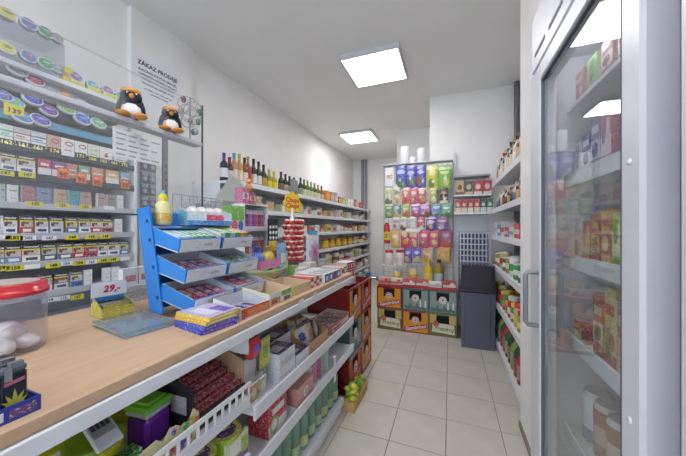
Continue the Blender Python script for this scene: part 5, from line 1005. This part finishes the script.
thing('spray_bottle', 'small white bottle standing in the blue grid crate', 'bottle', [('spray_bottle', single(spirit(.15, .03, '#d9dbe0', '#c4c6cc', '#e6e6ea')), 'gloss')], (.28, 3.66, .4005), 0)
thing('waste_bin', 'tall dark grey plastic bin with black lid at the back', 'bin', [
    ('bin_body', MB().prism([(-.155, 0), (.155, 0), (.165, .575), (-.165, .575)], -.14, .14, '#5c5d72'), 'gloss', [('front_rib', MB().box(-.125, -.118, -.1415, -.1405, .03, .55, '#42424f').box(.118, .125, -.1415, -.1405, .03, .55, '#42424f'), 'gloss')]),
    ('lid', MB().rbox(-.17, .17, -.15, .15, .578, .60, .008, '#2c2c36').prism([(-.165, .6), (.165, .6), (.155, .86), (-.155, .86)], -.13, .14, '#2e2e38'), 'gloss', [('lid_flap', MB().rbox(-.13, .13, -.136, -.131, .63, .83, .002, '#35353f'), 'gloss')])], (.268, 3.335, 0), 0)
# ================================================================ RIGHT-HAND WALL SHELVES
QX = .44
rs = bpy.data.objects.new('right_shelving', None); COL.objects.link(rs); tag(rs, 'white shelving of bottles and jars along the right wall', 'shelving')
RL = [1.745, 1.455, 1.17, .85, .485, .10]; RYA, RYB = 2.06, 3.55
mk('back_panel', MB().box(.80, .815, RYA, RYB, 0, 2.0, '#ffffff'), 'white_metal', rs)
for k, z in enumerate(RL):
    s = mk('shelf', MB().box(QX + .01, .80, RYA, RYB, z - .022, z, '#ffffff'), 'white_metal', rs)
    mk('price_rail', MB().rbox(QX, QX + .012, RYA, RYB, z - .045, z + .004, .002, '#ffffff'), 'white_metal', s)
mk('kick_plate', MB().box(QX + .03, QX + .04, RYA, RYB, 0, .076, '#ffffff'), 'white_metal', rs)
for y in (RYA + .01, RYB - .01): mk('upright', MB().box(.77, .80, y - .01, y + .01, 0, 2.0, '#ffffff'), 'white_metal', rs)
def rrow(z, where, items, X0=QX + .072, rows=1, y0=2.09, y1=3.53):
    n = len(items); st = (y1 - y0) / n
    for k, (parts, d, cat, name) in enumerate(items):
        thing(name, f'{d}, {ORD[k + 1]} from front on the {where}', cat, parts(st) if callable(parts) else parts, (X0, y1 - (n - k - .5) * st, z + .0004), RR, f'goods on the {where}')
R = random.Random(3)
sp = [('#c9ccd2', '#3f6fb0', '#d9dce0', 'clear spirit bottle with blue cap'), ('#a8763c', '#3a2c26', '#d8c49a', 'amber spirit bottle'), ('#d0d2d6', '#b4b6bc', '#c9b48a', 'clear spirit bottle'), ('#6a4028', '#8f2f2c', '#c9a46a', 'brown spirit bottle with red cap'), ('#b9bcc2', '#2c2c34', '#e0dcd8', 'clear bottle with black cap'), ('#3f4a36', '#b49a4c', '#cfc4a0', 'dark green liqueur bottle'),
      ('#8a5a34', '#2c2428', '#d6c8a8', 'copper spirit bottle'), ('#c4c8d0', '#5c6a9c', '#d4d8e0', 'pale spirit bottle'), ('#54301f', '#c9a85c', '#cfae7a', 'dark rum bottle'), ('#c0c4c8', '#a83c3c', '#e0d9d6', 'clear bottle with red cap'), ('#7a6a4c', '#3c3c40', '#d6cdb4', 'tan liqueur bottle'), ('#a9adb4', '#c4c6cc', '#b0707a', 'clear bottle with pink label')]
rrow(RL[0], 'right wall top shelf', [(spirit(.27 - .03 * R.random(), .034, a, b, c), d, 'bottle', 'spirit_bottle') for a, b, c, d in sp])
rrow(RL[1], 'right wall second shelf', [(spirit(.19 - .03 * R.random(), .034, a, c, b), 'short ' + d, 'bottle', 'short_bottle') for a, b, c, d in sp[::-1]])
bxs = [('#5c8fc4', '#dfe3e8', 'blue and white carton'), ('#c4303a', '#e0d4d0', 'red carton'), ('#dcdce0', '#7a9cc4', 'white carton'), ('#b42e3a', '#d8c4bc', 'dark red carton'), ('#c9ced6', '#c23c44', 'grey and red carton'), ('#4f86b8', '#e6e8ec', 'sky blue carton'), ('#d8d9de', '#b8bac0', 'pale carton')]
rrow(RL[2], 'right wall third shelf', [((lambda c: (lambda st: [('food_carton', carton(st * .86, .10, .09 + .05 * (hash_(c[2], 1) % 3) / 2, c[0], bands=[(.3, .6, c[1])]), 'busy')]))(c), c[2], 'carton', 'food_carton') for c in bxs])
jr = [('#d8b43c', '#c9b04a', 'yellow bottle'), ('#3f8a54', '#dfe3dc', 'green and white tin'), ('#4a9460', '#d9e0d4', 'leaf green tin'), ('#d4d6d4', '#4c9460', 'white and green tin'), ('#b08a5c', '#d8ccb0', 'tan tin'), ('#3c7a4c', '#e0e0d8', 'dark green tin'), ('#c4a86a', '#a83c3c', 'gold tin'), ('#8a9a5c', '#dcd8c4', 'olive tin'), ('#a86a4c', '#e0d0bc', 'copper tin')]
rrow(RL[3], 'right wall fourth shelf', [(spirit(.25, .05, '#d8b43c', '#c9a83c', '#e0c65c') if k == 0 else can(.055, .17 - .02 * (k % 3), c[0], c[1], c[0]), c[2], 'tin', 'food_tin') for k, c in enumerate(jr)])
j2 = [('#b8444c', '#7a9a4c'), ('#c98a3c', '#c9b44a'), ('#8fa04c', '#b8343c'), ('#c4b48a', '#c84a3c'), ('#5f8a4c', '#d8c45c'), ('#b0383c', '#d0d0cc'), ('#c9a04a', '#4f7a44'), ('#7a8a44', '#b89a3c'), ('#b85a4c', '#c9c4b8'), ('#9c3440', '#8a9a54')]
jn = ['red', 'orange', 'olive', 'beige', 'green', 'dark red', 'gold', 'moss', 'coral', 'wine red']
for r in range(2):
    rrow(RL[4], f'right wall fifth shelf, {["front", "rear"][r]} rank', [(jar(.15 + .03 * ((k + r) % 2), .05, j2[(k + 3 * r) % 10][0], j2[(k + 3 * r) % 10][1], j2[(k * 7 + 2 * r) % 10][1]), f'{jn[(k + 3 * r) % 10]} pickle jar', 'jar', 'pickle_jar') for k in range(12)], X0=QX + .072 + r * .115)
g6 = [('#2c4a34', '#8a9a4c', 'dark green bottle'), ('#3f5f3c', '#c9c08a', 'green bottle'), ('#a83c3c', '#d8ccc0', 'red bottle'), ('#34503c', '#b0a86a', 'forest green bottle'), ('#8a9a54', '#d4d0b4', 'olive bottle')]
rrow(RL[5], 'right wall bottom shelf', [(spirit(.29, .05, g6[k % 5][0], g6[k % 5][1], ['#5f7044', '#a8a078', '#9c6a54', '#7a3434', '#8a8a5c'][k % 5]), g6[k % 5][2], 'bottle', 'syrup_bottle') for k in range(12)])
# ================================================================ GLASS DOOR COOLER
FX = .28; FY0, FY1 = yx(667, FX), yx(530, FX); FB = .98; FT = 2.02
fr = bpy.data.objects.new('cooler', None); COL.objects.link(fr); tag(fr, 'tall white glass door drinks cooler on the right', 'cooler')
bd = MB().box(FX + .055, FB, FY0, FY0 + .04, 0, FT, '#ffffff').box(FX + .055, FB, FY1 - .04, FY1, 0, FT, '#ffffff').box(FB - .04, FB, FY0 + .04, FY1 - .04, 0, FT, '#ffffff').box(FX + .055, FB - .04, FY0 + .04, FY1 - .04, FT - .18, FT, '#ffffff').box(FX + .055, FB - .04, FY0 + .04, FY1 - .04, 0, .22, '#ffffff')
mk('cabinet', bd, 'fridge_white', fr)
DZ0, DZ1 = .24, 1.80; gy0, gy1 = yx(620, FX), yx(540, FX); gz0_, gz1_ = .31, 1.745
dr = bpy.data.objects.new('door', None); COL.objects.link(dr); dr.parent = fr
D = MB().rbox(FX, FX + .05, FY0 + .055, gy0, DZ0, DZ1, .006, '#ffffff').rbox(FX, FX + .05, gy1, FY1 - .004, DZ0, DZ1, .006, '#ffffff').rbox(FX, FX + .05, gy0, gy1, gz1_, DZ1, .004, '#ffffff').rbox(FX, FX + .05, gy0, gy1, DZ0, gz0_, .004, '#ffffff')
bpy.data.objects.remove(dr)
dr = mk('door', D, 'fridge_white', fr)
mk('glass', MB().box(FX + .012, FX + .018, gy0, gy1, gz0_, gz1_, '#ffffff'), 'pane', dr)
mk('gasket', MB().box(FX + .003, FX + .012, gy0, gy0 + .006, gz0_, gz1_, '#5a5c66').box(FX + .003, FX + .012, gy1 - .006, gy1, gz0_, gz1_, '#5a5c66').box(FX + .003, FX + .012, gy0, gy1, gz1_ - .008, gz1_, '#4a4c56'), 'matte', dr)
hy = gy1 + .016
mk('handle', MB().tube([(FX, hy, .92), (FX - .03, hy, .92), (FX - .038, hy, .93), (FX - .038, hy, 1.09), (FX - .03, hy, 1.10), (FX, hy, 1.10)], .008, 8, '#7c7e88'), 'gloss', dr)
for z in (.93, 1.36, .62): mk('screw', MB().ell((FX, (FY0 + .055 + gy0) / 2, z), (.004, .006, .006), '#c9cad2', 8, 6), 'gloss', dr)
mk('header', MB().rbox(FX + .005, FX + .055, FY0 + .005, FY1 - .002, 1.815, FT, .006, '#ffffff'), 'fridge_white', fr)
for k in range(3): mk('vent_slot', MB().box(FX + .003, FX + .0049, FY0 + .25 + .15 * k, FY0 + .36 + .15 * k, 1.86, 1.872, '#7a7d88'), 'matte', fr)
mk('kick_grille', MB().rbox(FX + .03, FX + .055, FY0 + .01, FY1 - .01, .0, .22, .003, '#8d8f98'), 'grey_metal', fr)
mk('added_lamp_tube', MB().box(FX + .062, FX + .075, gy0, gy1, 1.80, 1.82, '#ffffff'), 'cooler_fill_lamp', fr)  # glowing strip added to brighten the inside of the cooler
FS = [.56, .88, 1.14, 1.41, .255]
for z in FS:
    s = mk('cooler_shelf', MB().box(FX + .10, FB - .05, FY0 + .045, FY1 - .045, z - .012, z, '#d9dbe0'), 'white_metal', fr)
    mk('price_rail', MB().rbox(FX + .09, FX + .10, FY0 + .045, FY1 - .045, z - .024, z + .022, .002, '#cdd2da'), 'gloss', s)
mk('shelf_post', MB().box(FB - .06, FB - .045, FY1 - .06, FY1 - .045, .22, 1.8, '#c9cbd0'), 'white_metal', fr)
def frow(z, where, items, X=FX + .165, rows=1):
    n = len(items); a, b = FY0 + .06, FY1 - .06; st = (b - a) / n
    for r in range(rows):
        for k in range(n):
            parts, d, cat, name = items[(k + r * 2) % n]
            thing(name, f'{d}, {ORD[k + 1]} from front, {["front", "second", "third"][r]} rank of the {where}', cat, parts, (X + r * .105, a + (k + .5) * st, z + .0004), RR, f'goods on the {where}')
c5 = lambda a, b, c=None: (can(.039, .165, a, b, c), 'can', 'beer_can')
bb = lambda a, b, c, h=.235: (spirit(h, .034, a, b, c), 'bottle', 'beer_bottle')
def bx_(w_, h, a, b, c):
    q = random.Random(hash_(a + b + c, 2)).randrange(4)
    bl = [[(.15, .85, .72, .86, b)], [(.1, .5, .1, .5, c), (.12, .88, .66, .8, b)], [(.1, .9, .08, .22, c), (.55, .9, .4, .9, b)], [(.3, .7, .3, .9, c), (.1, .9, .05, .15, b)]][q]
    ds = [[(.5, .42, .32, .14, c)], [(.68, .34, .2, .12, b)], [(.32, .6, .18, .14, c)], []][q]
    return ([('chilled_pack', carton(w_, .10, h, a, bands=[(.25, .6, b)] if q % 2 == 0 else [(0, .18, b)], discs=ds, blocks=bl), 'busy')], 'pack', 'chilled_pack')
def cooler_row(z, where, items, rows=2, X=FX + .165):          # items run from the hinge side to the handle side
    frow(z, where, [(p[0], d, p[1], p[2]) for p, d in items], X, rows)
cooler_row(FS[0], 'cooler can shelf', [(bb('#3c4a34', '#b49a4c', '#5f6a4c'), 'green beer bottle'), (c5('#4f8a3c', '#b9c8a4', '#6fa04c'), 'green can'), (bb('#2f3c2c', '#b49a4c', '#5c6a44', .25), 'olive dark bottle'), (bb('#2c3a2c', '#b8a85c', '#4a5a3c', .25), 'dark green bottle'), (c5('#b8bcc4', '#8a94a8'), 'silver can'), (c5('#8a5a3a', '#d0b8a4'), 'tan can'), (c5('#8f4a3a', '#b8988a', '#8a4434'), 'rust red can'), (c5('#5f7a9c', '#c9ced8', '#d4d8de'), 'white and blue can')], 3)
cooler_row(FS[4], 'lowest cooler shelf', [(bb('#3c5a44', '#c4c6c8', '#b8bca8'), 'sea green bottle'), (bb('#4c6a54', '#b89a4c', '#c4c4b4'), 'pale green bottle'), (c5('#b8bcc4', '#8a94a8'), 'grey can'), (bb('#5a4630', '#c9c4b8', '#c9b890'), 'brown bottle'), (c5('#c9ccd0', '#9aa4b4'), 'light can'), (c5('#5c6a84', '#b9c0cc'), 'slate can'), (bb('#3f5a3f', '#a83c3c', '#d0d0c4'), 'dark bottle'), (bb('#34483a', '#c9b46a', '#8a947c'), 'bottle green bottle')])
cooler_row(FS[1], 'middle cooler shelf', [(bx_(.065, .17, '#a83440', '#d9cfc8', '#c9b06a'), 'ruby pack'), (bx_(.065, .19, '#d4d8dc', '#3f5a8c', '#e6e6ea'), 'pale blue pack'), (bx_(.06, .15, '#8a9c4c', '#d8d4b0', '#b8443c'), 'olive pack'), (bx_(.065, .21, '#d9dce0', '#4a5c84', '#b4bccb'), 'white and navy pack'), (bx_(.065, .19, '#9c3640', '#d9cfc8', '#c9a46a'), 'red and white pack'), (bx_(.06, .21, '#c4b878', '#a83c3c', '#7f944a'), 'straw yellow pack'), (bx_(.06, .17, '#a8443c', '#d6c8a4', '#6a7a3c'), 'brick red pack'), ((jar(.17, .033, '#c98a4c', '#c9b08a', '#d8ccb8'), 'jar', 'chilled_jar'), 'orange jar'), (bx_(.07, .06, '#a8303c', '#d9b45c', '#e0d8c8'), 'low red and yellow pack')])
cooler_row(FS[2], 'upper middle cooler shelf', [(bx_(.06, .15, '#a8b88a', '#d8dcc8', '#6a8a4c'), 'sage pack'), (bx_(.06, .12, '#d9dadc', '#6f7a8c', '#9aa4b0'), 'white barcode pack'), (bx_(.055, .13, '#8fb03c', '#dfe4c0', '#c9c43c'), 'lime pack'), (bx_(.06, .15, '#b8c4a8', '#6a7f54', '#e0dfd0'), 'moss and white pack'), (bx_(.06, .13, '#cfd2d4', '#7f8a94', '#b84a3c'), 'white and grey pack'), (bx_(.05, .15, '#9cb83c', '#dfe4b0', '#6f8a2c'), 'apple green pack'), (bx_(.05, .16, '#d8a83c', '#c8403c', '#e6d48a'), 'yellow and red pack'), (bx_(.05, .15, '#b83c34', '#d9b45c', '#7a3c30'), 'scarlet pack'), (bx_(.055, .13, '#8a6a4c', '#d0b88a', '#b09a4c'), 'brown pack'), (bx_(.055, .14, '#c9c4c8', '#a89aa8', '#c0707a'), 'pale pink pack')])
cooler_row(FS[3], 'top cooler shelf', [(bx_(.06, .19, '#cdd4d0', '#a8b4ac', '#dfe4e0'), 'tinted pack'), (bx_(.06, .14, '#b8486c', '#dccdd4', '#8a4a7c'), 'pink pack'), (bx_(.06, .12, '#7f9a6c', '#d4dcc8', '#4a6c3c'), 'green pack'), ((pet(.22, .033, '#c4d8c8', '#6f9a5c', '#8fae7c'), 'bottle', 'chilled_bottle'), 'pale green bottle'), (bx_(.06, .2, '#c4ccc4', '#9aaa9c', '#dfe4dc'), 'frosty pack'), ((pet(.21, .033, '#c8dccc', '#5f8a4c', '#7f9e6c'), 'bottle', 'chilled_bottle'), 'clear green bottle'), (bx_(.055, .15, '#b0507c', '#dccdd4', '#7a4a8c'), 'magenta pack'), (bx_(.055, .16, '#7a6a9c', '#d4cfe0', '#4a4c8c'), 'purple pack'), (bx_(.055, .13, '#4a5a9c', '#d0d4e4', '#7a4a8c'), 'blue pack'), (bx_(.055, .12, '#c8c4cc', '#9a8ab4', '#8f7ab0'), 'lilac pack')])
# things on the cooler's upper inside ledge
mk('upper_shelf', MB().box(FX + .10, FB - .05, FY0 + .045, FY1 - .045, 1.648, 1.66, '#d9dbe0'), 'white_metal', fr)
cooler_row(1.66, 'highest cooler ledge', [(bx_(.06, .10, '#8a9c84', '#c9d0c4', '#5f7a5c'), 'grey green pack'), (bx_(.06, .10, '#c0a4a8', '#dcd0d0', '#a85c6a'), 'dusty pink pack'), (bx_(.06, .1, '#b4bcc4', '#dfe2e6', '#6f84a4'), 'misty blue pack'), (bx_(.06, .09, '#a8b48c', '#dcdfcc', '#6f8a4c'), 'celery pack'), (bx_(.06, .1, '#a06a74', '#d9c8c8', '#7a4450'), 'mauve pack'), (bx_(.06, .1, '#8aa86c', '#d6dcc4', '#4f7a3c'), 'fern pack'), (bx_(.06, .1, '#a4747c', '#d4c4c8', '#c05a6c'), 'rose brown pack')], 1)
# neighbouring white cabinet
F2 = yx(664, FX)
thing('white_cabinet', 'plain white tall cabinet beside the cooler at the right edge', 'cabinet', [('cabinet_body', MB().rbox(FX + .03, FB, -.25, FY0 - .012, 0, FT, .006, '#ffffff'), 'fridge_white'), ('door', MB().rbox(FX, FX + .028, -.25, FY0 - .02, .1, 1.98, .006, '#ffffff'), 'fridge_white')])
# ================================================================ label bookkeeping
seen = {}
for o in bpy.data.objects:
    if o.parent is None and 'label' in o: seen.setdefault(o['label'], []).append(o.name)
for l, n in seen.items():
    if len(n) > 1: print('DUPLICATE LABEL', len(n), l)
    if not 4 <= len(l.split()) <= 16: print('LABEL LENGTH', l)
bpy.context.view_layer.update()
